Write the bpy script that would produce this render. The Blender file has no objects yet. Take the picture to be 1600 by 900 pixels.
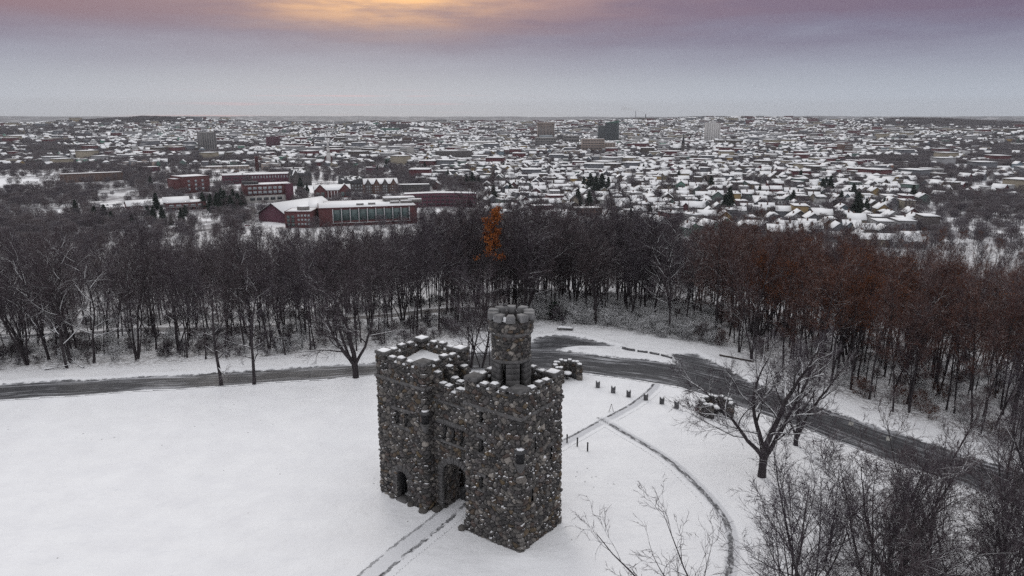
import bpy, bmesh, math, random
import numpy as np
from mathutils import Vector, Matrix
random.seed(7); RNG = np.random.default_rng(7)
SC = bpy.context.scene
COL = SC.collection
R = math.radians

# ------------------------------------------------------------------ camera, world, sun, exposure
HAZE = 0.00004
FPX = 1100.0; PITCH = R(13.6); CAMZ = 31.0
cam_d = bpy.data.cameras.new('camera'); cam = bpy.data.objects.new('camera', cam_d); COL.objects.link(cam)
cam_d.sensor_width = 36.0; cam_d.lens = 36.0 * FPX / 1600.0
cam_d.clip_start = 0.5; cam_d.clip_end = 60000.0
cam.location = (0, 0, CAMZ); cam.rotation_euler = (R(90) - PITCH, 0, 0)
SC.camera = cam
SC.view_settings.view_transform = 'Standard'; SC.view_settings.look = 'None'
SC.view_settings.exposure = 0.14; SC.view_settings.gamma = 1.0
try: SC.view_settings.use_curve_mapping = False
except Exception: pass
SC.cycles.max_bounces = 5; SC.cycles.diffuse_bounces = 3; SC.cycles.glossy_bounces = 2
SC.cycles.volume_bounces = 0; SC.cycles.transparent_max_bounces = 6
SC.cycles.use_denoising = False

SUN_EL, SUN_AZ = R(28), R(-14)          # behind the cloud, ahead and a little to the left
sun_d = bpy.data.lights.new('sun', 'SUN'); sun_d.energy = 0.55; sun_d.angle = R(22); sun_d.color = (1.0, 0.93, 0.86)
sun = bpy.data.objects.new('sun', sun_d); COL.objects.link(sun)
sdir = Vector((math.sin(SUN_AZ) * math.cos(SUN_EL), math.cos(SUN_AZ) * math.cos(SUN_EL), math.sin(SUN_EL)))
sun.rotation_euler = sdir.to_track_quat('Z', 'Y').to_euler(); sun.location = (0, 0, 60)

class NT:
    """small node-tree helper"""
    def __init__(s, tree): s.t = tree; s.n = tree.nodes; s.l = tree.links; s.n.clear()
    def new(s, kind, **kw):
        n = s.n.new(kind)
        for k, v in kw.items(): setattr(n, k, v)
        return n
    def put(s, sock, v):
        if v is None: return
        if isinstance(v, bpy.types.NodeSocket): s.l.new(v, sock)
        else:
            try: sock.default_value = v
            except Exception:
                sock.default_value = tuple(v) + (1.0,) if hasattr(v, '__len__') else (v, v, v)
    def math(s, op, a, b=None, c=None, clamp=False):
        n = s.new('ShaderNodeMath', operation=op); n.use_clamp = clamp
        for i, v in enumerate((a, b, c)):
            if v is not None: s.put(n.inputs[i], v)
        return n.outputs[0]
    def ramp(s, f, stops, interp='LINEAR'):
        n = s.new('ShaderNodeValToRGB'); n.color_ramp.interpolation = interp
        e = n.color_ramp.elements
        while len(e) < len(stops): e.new(0.5)
        for i, (p, c) in enumerate(stops):
            e[i].position = p
            e[i].color = (c, c, c, 1) if not hasattr(c, '__len__') else tuple(c) + (1,)
        s.put(n.inputs[0], f); return n.outputs[0]
    def mix(s, f, a, b, kind='MIX'):
        n = s.new('ShaderNodeMix', data_type='RGBA', blend_type=kind)
        s.put(n.inputs[0], f)
        for i, v in ((6, a), (7, b)):
            if isinstance(v, bpy.types.NodeSocket): s.l.new(v, n.inputs[i])
            else: n.inputs[i].default_value = (v[0], v[1], v[2], 1)
        return n.outputs[2]
    def noise(s, vec, scale, detail=3, rough=0.55, dim='3D'):
        n = s.new('ShaderNodeTexNoise'); n.noise_dimensions = dim
        if vec is not None: s.l.new(vec, n.inputs['Vector'])
        n.inputs['Scale'].default_value = scale; n.inputs['Detail'].default_value = detail
        n.inputs['Roughness'].default_value = rough
        return n.outputs[0]
    def voro(s, vec, scale, out='Distance', feature='F1'):
        n = s.new('ShaderNodeTexVoronoi'); n.feature = feature
        if vec is not None: s.l.new(vec, n.inputs['Vector'])
        n.inputs['Scale'].default_value = scale
        return n.outputs[out]
    def vmul(s, v, m):
        n = s.new('ShaderNodeVectorMath', operation='MULTIPLY'); s.l.new(v, n.inputs[0]); n.inputs[1].default_value = m
        return n.outputs[0]
    def smooth(s, x, a, b):
        n = s.new('ShaderNodeMapRange'); n.interpolation_type = 'SMOOTHSTEP'
        s.put(n.inputs[0], x); n.inputs[1].default_value = a; n.inputs[2].default_value = b
        return n.outputs[0]
    def attr(s, name, out='Color'):
        n = s.new('ShaderNodeAttribute'); n.attribute_name = name; return n.outputs[out]

world = bpy.data.worlds.new('World'); SC.world = world; world.use_nodes = True
w = NT(world.node_tree)
wo = w.new('ShaderNodeOutputWorld'); bg = w.new('ShaderNodeBackground'); w.l.new(bg.outputs[0], wo.inputs[0])
sky = w.new('ShaderNodeTexSky'); sky.sky_type = 'NISHITA'; sky.sun_disc = False
sky.sun_elevation = SUN_EL; sky.sun_rotation = SUN_AZ
tc = w.new('ShaderNodeTexCoord'); gen = tc.outputs['Generated']
sx = w.new('ShaderNodeSeparateXYZ'); w.l.new(gen, sx.inputs[0])
X, Y, Z = sx.outputs
nz = w.noise(w.vmul(gen, (3.0, 3.0, 22.0)), 1.6, 5, 0.6)
ez = w.math('MULTIPLY_ADD', w.math('SUBTRACT', nz, 0.5), 0.07, Z)
hi = w.smooth(Z, 0.03, 0.12)
ezz = w.math('ADD', Z, w.math('MULTIPLY', w.math('SUBTRACT', ez, Z), hi))
rampf = w.math('MULTIPLY', ezz, 2.0, clamp=True)
cloud = w.ramp(rampf, [(0.0, (.42, .46, .52)), (.05, (.42, .47, .56)), (.09, (.35, .385, .47)), (.14, (.26, .27, .36)),
                       (.20, (.175, .155, .24)), (.255, (.155, .098, .165)), (.33, (.17, .105, .16)), (.46, (.58, .565, .60)), (1.0, (.94, .935, .955))])
az = w.math('DIVIDE', X, w.math('MAXIMUM', Y, 0.05))
front = w.math('GREATER_THAN', Y, 0.0)
# glowing break in the cloud ahead-left, in two overlapping lobes
def lobe(a0, sa, z0, sz):
    da = w.math('DIVIDE', w.math('SUBTRACT', az, a0), sa); dz = w.math('DIVIDE', w.math('SUBTRACT', Z, z0), sz)
    r2 = w.math('ADD', w.math('MULTIPLY', da, da), w.math('MULTIPLY', dz, dz))
    return w.math('POWER', 2.718, w.math('MULTIPLY', r2, -1.0))
n2 = w.noise(w.vmul(gen, (5.0, 5.0, 40.0)), 1.3, 5, 0.6)
n2s = w.smooth(n2, 0.30, 0.66)
g1 = w.math('MULTIPLY', lobe(-0.19, 0.15, 0.162, 0.036), w.math('MULTIPLY_ADD', n2s, 0.95, 0.42))
g2 = w.math('MULTIPLY', lobe(-0.12, 0.30, 0.175, 0.042), w.math('MULTIPLY_ADD', n2s, 0.8, 0.1))
c2 = w.mix(w.math('MULTIPLY', w.math('MULTIPLY', g2, front), 0.62, clamp=True), cloud, (.72, .38, .27))
c2 = w.mix(w.math('MULTIPLY', g1, front, clamp=True), c2, (1.05, .56, .20))
g3 = w.math('MULTIPLY', w.math('MULTIPLY', lobe(-0.68, 0.28, 0.135, 0.03), front), 0.6)
c2 = w.mix(g3, c2, (.27, .13, .14))
g4 = w.math('MULTIPLY', w.math('MULTIPLY', lobe(0.75, 0.22, 0.17, 0.05), front), 0.7)
c2 = w.mix(g4, c2, (.12, .10, .18))
# faint pink bars low over the horizon
n3 = w.noise(w.vmul(gen, (7.0, 7.0, 260.0)), 1.0, 2, 0.5)
pk = w.math('MULTIPLY', w.smooth(n3, 0.56, 0.66), w.math('MULTIPLY', lobe(-0.24, 0.16, 0.020, 0.011), front))
c2 = w.mix(w.math('MULTIPLY', pk, 0.95), c2, (.70, .42, .48))
pk2 = w.math('MULTIPLY', w.math('MULTIPLY', lobe(-0.43, 0.075, 0.0017, 0.0013), front), 0.75)
c2 = w.mix(pk2, c2, (.85, .36, .36))
skys = w.mix(1.0, sky.outputs[0], (0.08, 0.08, 0.08), 'MULTIPLY')
fin = w.mix(0.92, skys, c2)
w.l.new(fin, bg.inputs['Color']); bg.inputs['Strength'].default_value = 1.0

# ------------------------------------------------------------------ helpers
def link(o, parent=None):
    COL.objects.link(o)
    if parent is not None: o.parent = parent
    return o
def tag(o, label=None, cat=None, group=None, kind=None):
    if label: o['label'] = label
    if cat: o['category'] = cat
    if group: o['group'] = group
    if kind: o['kind'] = kind
    return o
def empty(name, loc, rz=0.0, label=None, cat=None, group=None):
    o = bpy.data.objects.new(name, None); o.empty_display_size = 0.5
    o.location = loc; o.rotation_euler = (0, 0, rz); link(o)
    return tag(o, label, cat, group)
def mesh_np(name, V, F, mats=None, smooth=False, attrs=None, uv=None):
    """V n x 3; F: array m x k (k = 3 or 4) or list of lists; attrs {name: n x 4 floats on points}"""
    me = bpy.data.meshes.new(name)
    V = np.asarray(V, dtype=np.float32).reshape(-1, 3)
    if isinstance(F, np.ndarray) and F.ndim == 2:
        k = F.shape[1]; m = F.shape[0]
        me.vertices.add(len(V)); me.vertices.foreach_set('co', V.ravel())
        me.loops.add(m * k); me.loops.foreach_set('vertex_index', F.astype(np.int32).ravel())
        me.polygons.add(m); me.polygons.foreach_set('loop_start', (np.arange(m) * k).astype(np.int32))
        try: me.polygons.foreach_set('loop_total', np.full(m, k, np.int32))
        except Exception: pass
    else:
        tot = np.array([len(f) for f in F], np.int32)
        flat = np.fromiter((i for f in F for i in f), np.int32, int(tot.sum()))
        me.vertices.add(len(V)); me.vertices.foreach_set('co', V.ravel())
        me.loops.add(len(flat)); me.loops.foreach_set('vertex_index', flat)
        me.polygons.add(len(tot)); me.polygons.foreach_set('loop_start', np.concatenate([[0], np.cumsum(tot)[:-1]]).astype(np.int32))
    if attrs:
        for an, av in attrs.items():
            av = np.asarray(av, np.float32)
            if av.ndim == 1: a = me.attributes.new(an, 'FLOAT', 'POINT'); a.data.foreach_set('value', av)
            else:
                a = me.attributes.new(an, 'FLOAT_COLOR', 'POINT'); a.data.foreach_set('color', av.ravel())
    me.update(calc_edges=True)
    if smooth: me.polygons.foreach_set('use_smooth', np.ones(len(me.polygons), bool))
    for m_ in (mats if isinstance(mats, (list, tuple)) else [mats]):
        if m_ is not None: me.materials.append(m_)
    return me
def obj(name, me, parent=None, loc=None):
    o = bpy.data.objects.new(name, me); link(o, parent)
    if loc is not None: o.location = loc
    return o
class MB:
    """collects simple solids into one mesh"""
    def __init__(s): s.v = []; s.f = []
    def add(s, vs, fs):
        b = len(s.v); s.v.extend(vs); s.f.extend([[i + b for i in f] for f in fs]); return s
    def box(s, x0, x1, y0, y1, z0, z1, taper=0.0, jit=0.0):
        vs = []
        for z, t in ((z0, 0), (z1, taper)):
            for x, y in ((x0 + t, y0 + t), (x1 - t, y0 + t), (x1 - t, y1 - t), (x0 + t, y1 - t)):
                vs.append((x + random.uniform(-jit, jit), y + random.uniform(-jit, jit), z + random.uniform(-jit, jit)))
        return s.add(vs, [[3, 2, 1, 0], [4, 5, 6, 7], [0, 1, 5, 4], [1, 2, 6, 5], [2, 3, 7, 6], [3, 0, 4, 7]])
    def prism(s, poly, z0, z1):
        n = len(poly)
        vs = [(x, y, z0) for x, y in poly] + [(x, y, z1) for x, y in poly]
        return s.add(vs, [list(range(n))[::-1], list(range(n, 2 * n))] + [[i, (i + 1) % n, n + (i + 1) % n, n + i] for i in range(n)])
    def lathe(s, prof, n=16, cx=0, cy=0):
        vs = []; fs = []
        for r, z in prof:
            for k in range(n):
                a = 2 * math.pi * k / n; vs.append((cx + r * math.cos(a), cy + r * math.sin(a), z))
        for i in range(len(prof) - 1):
            for k in range(n): fs.append([i * n + k, i * n + (k + 1) % n, (i + 1) * n + (k + 1) % n, (i + 1) * n + k])
        fs.append(list(range(n))[::-1]); fs.append([(len(prof) - 1) * n + k for k in range(n)])
        return s.add(vs, fs)
    def mesh(s, name, mat, bevel=0.0, smooth=False):
        me = mesh_np(name, s.v, s.f, mat)
        if bevel > 0:
            bm = bmesh.new(); bm.from_mesh(me)
            bmesh.ops.bevel(bm, geom=bm.edges[:], offset=bevel, segments=1, affect='EDGES', profile=0.6)
            bm.to_mesh(me); bm.free()
        if smooth: me.polygons.foreach_set('use_smooth', np.ones(len(me.polygons), bool))
        return me
    def build(s, name, mat, parent=None, bevel=0.0, smooth=False): return obj(name, s.mesh(name, mat, bevel, smooth), parent)

# ------------------------------------------------------------------ pixel rays and terrain
CP, SP = math.cos(PITCH), math.sin(PITCH)
def ray(px, py):
    v = (450 - py) / FPX; return ((px - 800) / FPX, CP + SP * v, -SP + CP * v)
def project(x, y, z):
    dz = z - CAMZ; f = y * CP - dz * SP; u = y * SP + dz * CP
    return 800 + FPX * x / f, 450 - FPX * u / f
EDGE_PX = [(-500, 612), (0, 581), (300, 569), (560, 552), (700, 532), (850, 509), (1000, 522), (1130, 548), (1200, 578), (1330, 628), (1450, 664), (1600, 712), (1900, 815)]
def G0(px, py, z=0.0):
    d = ray(px, py); t = (z - CAMZ) / d[2]; return (d[0] * t, d[1] * t)
EDGE = np.array([G0(*p) for p in EDGE_PX])
EDGE = np.vstack([[EDGE[0][0] - 400, EDGE[0][1] - 160], EDGE, [EDGE[-1][0] + 60, EDGE[-1][1] - 120]])
def edge_dist(x, y):
    """signed distance beyond the wood edge (positive = in the wood, downhill)"""
    x = np.asarray(x, float); y = np.asarray(y, float)
    best = np.full(x.shape, 1e9); sg = np.zeros(x.shape)
    for a, b in zip(EDGE[:-1], EDGE[1:]):
        ab = b - a; L2 = ab @ ab
        t = np.clip(((x - a[0]) * ab[0] + (y - a[1]) * ab[1]) / L2, 0, 1)
        dx = x - a[0] - t * ab[0]; dy = y - a[1] - t * ab[1]; d = np.hypot(dx, dy)
        cr = ab[0] * (y - a[1]) - ab[1] * (x - a[0])
        m = d < best - 1e-9; best = np.where(m, d, best); sg = np.where(m, np.sign(cr), sg)
    return best * sg
HILLS = [(600, 3700, 34, 420, 450), (230, 4300, 50, 520, 450), (1080, 4700, 36, 800, 600), (1300, 5200, 20, 900, 700), (1490, 4300, 38, 620, 450),
         (60, 3300, 16, 500, 500), (760, 4800, 14, 500, 500), (420, 4600, 18, 500, 400), (1700, 3000, 20, 500, 400)]
def hnoise(x, y, wl, seed):
    r = np.random.default_rng(seed); o = 0
    for k in range(5):
        a = r.uniform(0, 2 * math.pi); p = r.uniform(0, 6.28); f = 2 * math.pi / wl * r.uniform(.6, 1.6)
        o = o + np.sin((x * math.cos(a) + y * math.sin(a)) * f + p)
    return o / 5
def sstep(x, a, b):
    t = np.clip((x - a) / (b - a), 0, 1); return t * t * (3 - 2 * t)
def terrain(x, y):
    x = np.asarray(x, float); y = np.asarray(y, float)
    s = edge_dist(x, y); sp = np.maximum(s, 0)
    z = -60 * (1 - np.exp(-(sp / 220) ** 1.3))
    z = np.where(y < -60, z - 0.0, z)
    d = np.hypot(x, y); wf = sstep(d, 700, 1500)
    z = z + wf * (9 * hnoise(x, y, 900, 1) + 4 * hnoise(x, y, 350, 2))
    z = z + 0.012 * np.clip(d - 1500, 0, 3500) - 0.010 * np.clip(d - 5200, 0, 2200)
    for px, dd, h, sa, sd in HILLS:
        dirx = (px - 800) / FPX; n = math.hypot(dirx, 1); cx, cy = dd * dirx / n, dd / n
        ux, uy = 1 / n, -dirx / n
        a = (x - cx) * ux + (y - cy) * uy; b = (x - cx) * dirx / n + (y - cy) / n
        z = z + h * np.exp(-(a / sa) ** 2 - (b / sd) ** 2) * (y > 0)
    far = sstep(d, 6500, 10500)
    z = z + far * (80 + 16 * hnoise(x, y, 5200, 5) + 9 * hnoise(x, y, 2100, 6)) - 60 * sstep(d, 13500, 16500)
    # lawn undulation
    near = np.clip(1 - sp / 60, 0, 1)
    z = z + near * (0.13 * hnoise(x, y, 13, 7) + 0.05 * hnoise(x, y, 4.5, 8))
    z = z + sstep(sp, 3, 30) * 0.6 * hnoise(x, y, 26, 9) * (sp < 900)
    return z
def tz(x, y): return float(terrain(np.array([x]), np.array([y]))[0])
_ts = np.exp(np.linspace(math.log(30), math.log(20000), 1400))
def G(px, py):
    """first point of the terrain seen through a pixel"""
    d = ray(px, py); xs, ys, zs = d[0] * _ts, d[1] * _ts, CAMZ + d[2] * _ts
    g = zs - terrain(xs, ys); i = int(np.argmax(g < 0))
    if g[i] >= 0: i = len(_ts) - 1
    if i == 0: i = 1
    a, b = g[i - 1], g[i]; f = a / (a - b) if a != b else 0
    t = _ts[i - 1] + (_ts[i] - _ts[i - 1]) * f
    return Vector((d[0] * t, d[1] * t, CAMZ + d[2] * t))

# ------------------------------------------------------------------ materials
def material(name):
    m = bpy.data.materials.new(name); m.use_nodes = True
    n = NT(m.node_tree); out = n.new('ShaderNodeOutputMaterial'); b = n.new('ShaderNodeBsdfPrincipled')
    n.l.new(b.outputs[0], out.inputs[0]); n.b = b
    return m, n
def setc(n, col, rough=0.8, spec=0.3):
    if isinstance(col, bpy.types.NodeSocket): n.l.new(col, n.b.inputs['Base Color'])
    else: n.b.inputs['Base Color'].default_value = tuple(col) + (1,)
    n.put(n.b.inputs['Roughness'], rough); n.b.inputs['Specular IOR Level'].default_value = spec
def bump(n, h, dist, strength=1.0):
    b = n.new('ShaderNodeBump'); b.inputs['Distance'].default_value = dist; b.inputs['Strength'].default_value = strength
    n.l.new(h, b.inputs['Height']); n.l.new(b.outputs[0], n.b.inputs['Normal'])
def pos(n): return n.new('ShaderNodeNewGeometry').outputs['Position']
def upz(n):
    g = n.new('ShaderNodeNewGeometry'); s = n.new('ShaderNodeSeparateXYZ'); n.l.new(g.outputs['Normal'], s.inputs[0]); return s.outputs[2]
def plain(name, col, rough=0.8, var=0.15, scale=3.0, spec=0.3):
    m, n = material(name); p = pos(n)
    f = n.noise(p, scale, 4, 0.6)
    a = tuple(c * (1 - var) for c in col); b = tuple(min(1, c * (1 + var)) for c in col)
    setc(n, n.mix(n.smooth(f, .3, .7), a, b), rough, spec); return m
SNOW = (.79, .80, .815)
def snow_topped(name, col, lo, hi, nscale=4.0, namp=0.5, rough=0.85, base_socket=None, bumpd=0.0):
    """a surface whose upward faces carry snow: snow where normal.z + noise passes lo..hi"""
    m, n = material(name); p = pos(n)
    f = n.noise(p, nscale, 3, 0.6)
    k = n.math('MULTIPLY_ADD', n.math('SUBTRACT', f, 0.5), namp, upz(n))
    g = n.smooth(k, lo, hi)
    base = base_socket(n) if base_socket else n.mix(n.smooth(n.noise(p, nscale * .7, 4), .3, .7), tuple(c * .7 for c in col), tuple(c * 1.3 for c in col))
    setc(n, n.mix(g, base, SNOW), rough, 0.25)
    if bumpd: bump(n, n.noise(p, 9.0, 4, .6), bumpd)
    return m

M = {}
# ground: snow, with brush, litter and bare patches in the woods and between the town's streets
m, n = material('snow_ground'); p = pos(n)
fw = n.attr('wood', 'Fac')
n1 = n.noise(p, 0.35, 5, 0.65); n2_ = n.noise(p, 2.2, 4, 0.7); n3_ = n.noise(p, 0.006, 4, 0.6); n4_ = n.noise(p, 0.03, 5, 0.7)
litter = n.math('MULTIPLY', n.math('MULTIPLY', n.smooth(n2_, .44, .54), n.smooth(n1, .34, .5)), fw)
c = n.mix(n.smooth(n1, .2, .8), (.74, .747, .768), (.82, .83, .845))
c = n.mix(n.math('MULTIPLY', litter, .62), c, (.10, .088, .085))
cl_ = n.attr('clear', 'Fac'); ncl = n.math('SUBTRACT', 1.0, cl_); ft = n.math('MULTIPLY', n.attr('town', 'Fac'), ncl); town = n.math('MULTIPLY', ft, n.math('MULTIPLY', n.smooth(n4_, .44, .54), .8))
c = n.mix(town, c, (.115, .105, .115))
ff = n.math('MULTIPLY', n.attr('farwood', 'Fac'), ncl)
fwm = n.math('MULTIPLY', ff, n.math('SUBTRACT', 1.0, n.math('MULTIPLY', n.smooth(n3_, .60, .68), .7)))
c = n.mix(n.math('MULTIPLY', fwm, .95), c, (.075, .075, .085))
sp_ = n.voro(p, 0.55); spk = n.math('MULTIPLY', n.math('LESS_THAN', sp_, 0.035), n.math('GREATER_THAN', n.noise(p, 0.11, 2), .50))
c = n.mix(n.math('MULTIPLY', spk, .8), c, (.10, .09, .08))
setc(n, c, .75, .3)
bh = n.math('ADD', n.math('MULTIPLY', n.noise(p, 1.1, 5, .6), 1.0), n.math('MULTIPLY', n.noise(p, 7.0, 4, .7), .22))
fp = n.math('MULTIPLY', n.math('SUBTRACT', 1.0, n.smooth(n.voro(p, 1.5), .06, .15)), n.smooth(n.noise(p, .10, 2, .5), .60, .66))
bh = n.math('ADD', bh, n.math('ADD', n.math('MULTIPLY', fp, -1.8), n.math('MULTIPLY', n.noise(n.vmul(p, (.35, 1.0, 1.0)), .45, 3, .5), 2.2)))
bump(n, bh, 0.13, 0.9); M['ground'] = m

m, n = material('loose_snow'); p = pos(n)
setc(n, n.mix(n.smooth(n.noise(p, 2.0, 4), .3, .7), (.77, .78, .80), (.82, .83, .845)), .7, .3); bump(n, n.noise(p, 5.0, 4, .6), .03, .8); M['snow'] = m

# road: asphalt with packed-snow streaks along it; attribute road = (across edge distance, streak coordinate u, v)
m, n = material('asphalt_with_snow'); a_ = n.attr('road'); s_ = n.new('ShaderNodeSeparateColor'); n.l.new(a_, s_.inputs[0])
ed, su, sv = s_.outputs
cmb = n.new('ShaderNodeCombineXYZ'); n.put(cmb.inputs[0], n.math('MULTIPLY', su, 0.16)); n.put(cmb.inputs[1], n.math('MULTIPLY', sv, 2.6))
st = n.noise(cmb.outputs[0], 1.0, 5, .65); p = pos(n)
rag = n.noise(p, 1.1, 5, .7)
inside = n.smooth(n.math('MULTIPLY_ADD', n.math('SUBTRACT', rag, .5), 1.7, ed), -.12, .22)
st2 = n.noise(p, .22, 3, .6)
streak = n.math('MULTIPLY', n.smooth(st, .49, .66), n.math('MULTIPLY_ADD', n.smooth(st2, .4, .65), .6, .12))
edge_slush = n.math('MULTIPLY', n.math('SUBTRACT', 1.0, n.smooth(ed, .3, 1.7)), n.math('MULTIPLY', n.smooth(st, .42, .6), .5))
asp = n.mix(n.smooth(n.noise(p, 6.0, 4, .7), .3, .7), (.032, .033, .037), (.055, .056, .062))
c = n.mix(n.math('ADD', streak, edge_slush, clamp=True), asp, (.50, .51, .54))
c = n.mix(n.math('SUBTRACT', 1.0, inside), c, (.78, .79, .81))
setc(n, c, n.math('MULTIPLY_ADD', n.math('SUBTRACT', 1.0, inside), .35, .45), .35)
bump(n, n.math('ADD', n.math('MULTIPLY', inside, -1.0), n.math('MULTIPLY', n.noise(p, 3.0, 5, .7), .5)), .05, .8); M['road'] = m

def path_mat(name, dark_lo, dark_hi, both, grey, bw=.17):
    m, n = material(name); a_ = n.attr('road'); s_ = n.new('ShaderNodeSeparateColor'); n.l.new(a_, s_.inputs[0]); ed, su, sv = s_.outputs
    p = pos(n); rag = n.noise(p, 2.2, 5, .7); q = n.math('MULTIPLY_ADD', n.math('SUBTRACT', rag, .5), .5, sv)
    def band(c0, hw): return n.math('SUBTRACT', 1.0, n.smooth(n.math('ABSOLUTE', n.math('SUBTRACT', q, c0)), hw * .5, hw))
    b1 = band(dark_lo, bw)
    if both: b1 = n.math('MAXIMUM', b1, n.math('MULTIPLY', band(dark_hi, .11), .7))
    cm = n.new('ShaderNodeCombineXYZ'); n.put(cm.inputs[0], n.math('MULTIPLY', su, .55)); n.put(cm.inputs[1], n.math('MULTIPLY', sv, 1.5))
    brk = n.smooth(n.noise(cm.outputs[0], 1.6, 4, .6), .40, .52)
    dk = n.math('MULTIPLY', b1, brk)
    trod = n.math('MULTIPLY', n.math('SUBTRACT', 1.0, n.smooth(n.math('ABSOLUTE', q), .5, .85)), grey)
    c = n.mix(trod, (.78, .79, .81), (.42, .43, .46))
    c = n.mix(n.math('MULTIPLY', dk, n.math('MULTIPLY_ADD', n.smooth(n.noise(p, 3.5, 4, .7), .3, .6), .45, .5)), c, (.045, .045, .05)); setc(n, c, .8, .3)
    bump(n, n.math('ADD', n.math('MULTIPLY', dk, -1.0), n.math('MULTIPLY', n.noise(p, 6.0, 4, .7), .7)), .07, .9); return m
M['path_east'] = path_mat('trodden_path', .42, 0, False, .6, .22)
M['path_front'] = path_mat('shovelled_path', .58, -.60, True, .30, .15)
M['path_curve'] = path_mat('curved_path', -.12, 0, False, .5, .40)

# fieldstone: per-stone colour stored with the stones; snow caught on ledges
def stone_base(n):
    a_ = n.attr('stone'); p = pos(n)
    f = n.noise(p, 14.0, 4, .7); return n.mix(n.math('MULTIPLY', n.smooth(f, .35, .75), .45), a_, n.mix(1.0, a_, (.45, .45, .45), 'MULTIPLY'))
m, n = material('fieldstone'); p = pos(n)
k = n.math('ADD', upz(n), n.math('MULTIPLY', n.math('SUBTRACT', n.noise(p, .8, 4, .65), .5), .8))
k = n.math('ADD', k, n.math('MULTIPLY', n.math('SUBTRACT', n.noise(p, 8.0, 3, .75), .5), 1.0))
g = n.smooth(k, .66, .75)
setc(n, n.mix(g, stone_base(n), SNOW), .8, .35); bump(n, n.noise(p, 22.0, 4, .7), .012, .8); M['stone'] = m
M['dressed'] = snow_topped('dressed_granite', (.10, .098, .098), 1.35, 1.55, 3.0, 1.0, bumpd=.01)
M['coping'] = snow_topped('coping_slab', (.060, .060, .062), 1.10, 1.16, 1.4, 1.1, bumpd=.01)
M['dark'] = plain('shade_black', (.02, .02, .022), .9)  # near-black colour standing in for shade in openings, niches and the turret
M['post_stone'] = snow_topped('granite_post', (.10, .10, .105), .9, 1.0, 3.0, .5)
M['black_metal'] = plain('black_metal', (.02, .02, .022), .5)
M['timber'] = snow_topped('weathered_timber', (.055, .045, .04), .75, .9, 2.0, .6)
M['red_metal'] = plain('red_paint', (.25, .02, .02), .5)
# ------------------------------------------------------------------ ground sheet (one polar sheet to the horizon)
def make_ground():
    fine = np.radians(np.arange(-46, 46.01, 0.22)); coarse = np.radians(np.arange(50, 310.1, 5))
    ang = np.concatenate([fine, coarse]); nA = len(ang)
    rad = np.concatenate([[0.01, 12], 18 * np.exp(np.arange(0, math.log(170 / 18), 0.0062)), 170 * np.exp(np.arange(0.01, math.log(17000 / 170), 0.0115))])
    A, Rr = np.meshgrid(ang, rad); Xg = Rr * np.sin(A); Yg = Rr * np.cos(A)
    Zg = terrain(Xg, Yg); s = edge_dist(Xg, Yg); d = Rr
    Zg = ground_mod(Xg, Yg, Zg)
    nR = len(rad); idx = np.arange(nR * nA).reshape(nR, nA); nx = np.roll(idx, -1, axis=1)
    F = np.stack([idx[:-1], idx[1:], nx[1:], nx[:-1]], -1).reshape(-1, 4)
    wood = sstep(s, -1.5, 2.5) * (1 - sstep(d, 560, 640)); town = sstep(d, 560, 640)
    fwood = farwood(Xg, Yg)
    me = mesh_np('ground', np.stack([Xg, Yg, Zg], -1).reshape(-1, 3), F[:, ::-1], M['ground'], True,
                 {'wood': wood.ravel(), 'town': town.ravel(), 'farwood': fwood.ravel(), 'clear': clearing(Xg, Yg).ravel()})
    return tag(obj('snow_ground', me), kind='structure')
def farwood(x, y):
    """0..1: how wooded the far land is"""
    d = np.hypot(x, y); px = 800 + FPX * x / np.maximum(y, 1)
    f = sstep(d, 5000, 5600)
    def g(p0, sp, d0, sd): return np.exp(-((px - p0) / sp) ** 2 - ((d - d0) / sd) ** 2) * 1.4
    f = np.maximum(f, g(215, 110, 4350, 420)); f = np.maximum(f, g(1500, 150, 4300, 500)); f = np.maximum(f, g(1330, 120, 5100, 330))
    f = np.maximum(f, g(20, 150, 2300, 500) * .3); f = np.maximum(f, g(1560, 140, 2200, 500) * .4); f = np.maximum(f, g(480, 120, 4700, 260))
    f = np.maximum(f, g(60, 130, 3600, 500) * .8); f = np.maximum(f, g(1430, 90, 1500, 260) * .4); f = np.maximum(f, g(100, 110, 1100, 180) * .6)
    f = np.maximum(f, g(1580, 120, 900, 120) * .6); f = np.maximum(f, g(40, 120, 700, 120) * .9)
    mid_ = np.exp(-((px - 1080) / 330) ** 2) * (1 - sstep(d, 1300, 1900))
    patch = sstep(hnoise(x, y, 520, 71) + .6 * hnoise(x, y, 190, 72) - .5 * mid_, .30, .55) * sstep(d, 620, 800)
    f = np.maximum(f, patch * .85)
    return np.clip(f, 0, 1) * (y > 0)
def clearing(x, y):
    """0..1: open snowy lots and fields"""
    d = np.hypot(x, y); px = 800 + FPX * x / np.maximum(y, 1); side = .10 * sstep(np.abs(px - 800), 450, 650) - .6 * np.exp(-((px - 1060) / 330) ** 2) * (1 - sstep(d, 1500, 2200))
    return sstep(hnoise(x, y * 1.6, 420, 81) + .5 * hnoise(x, y * 2.2, 150, 82) + side, .42, .50) * sstep(d, 600, 700) * (1 - sstep(d, 6000, 9000) * .6) * (y > 0)

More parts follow.
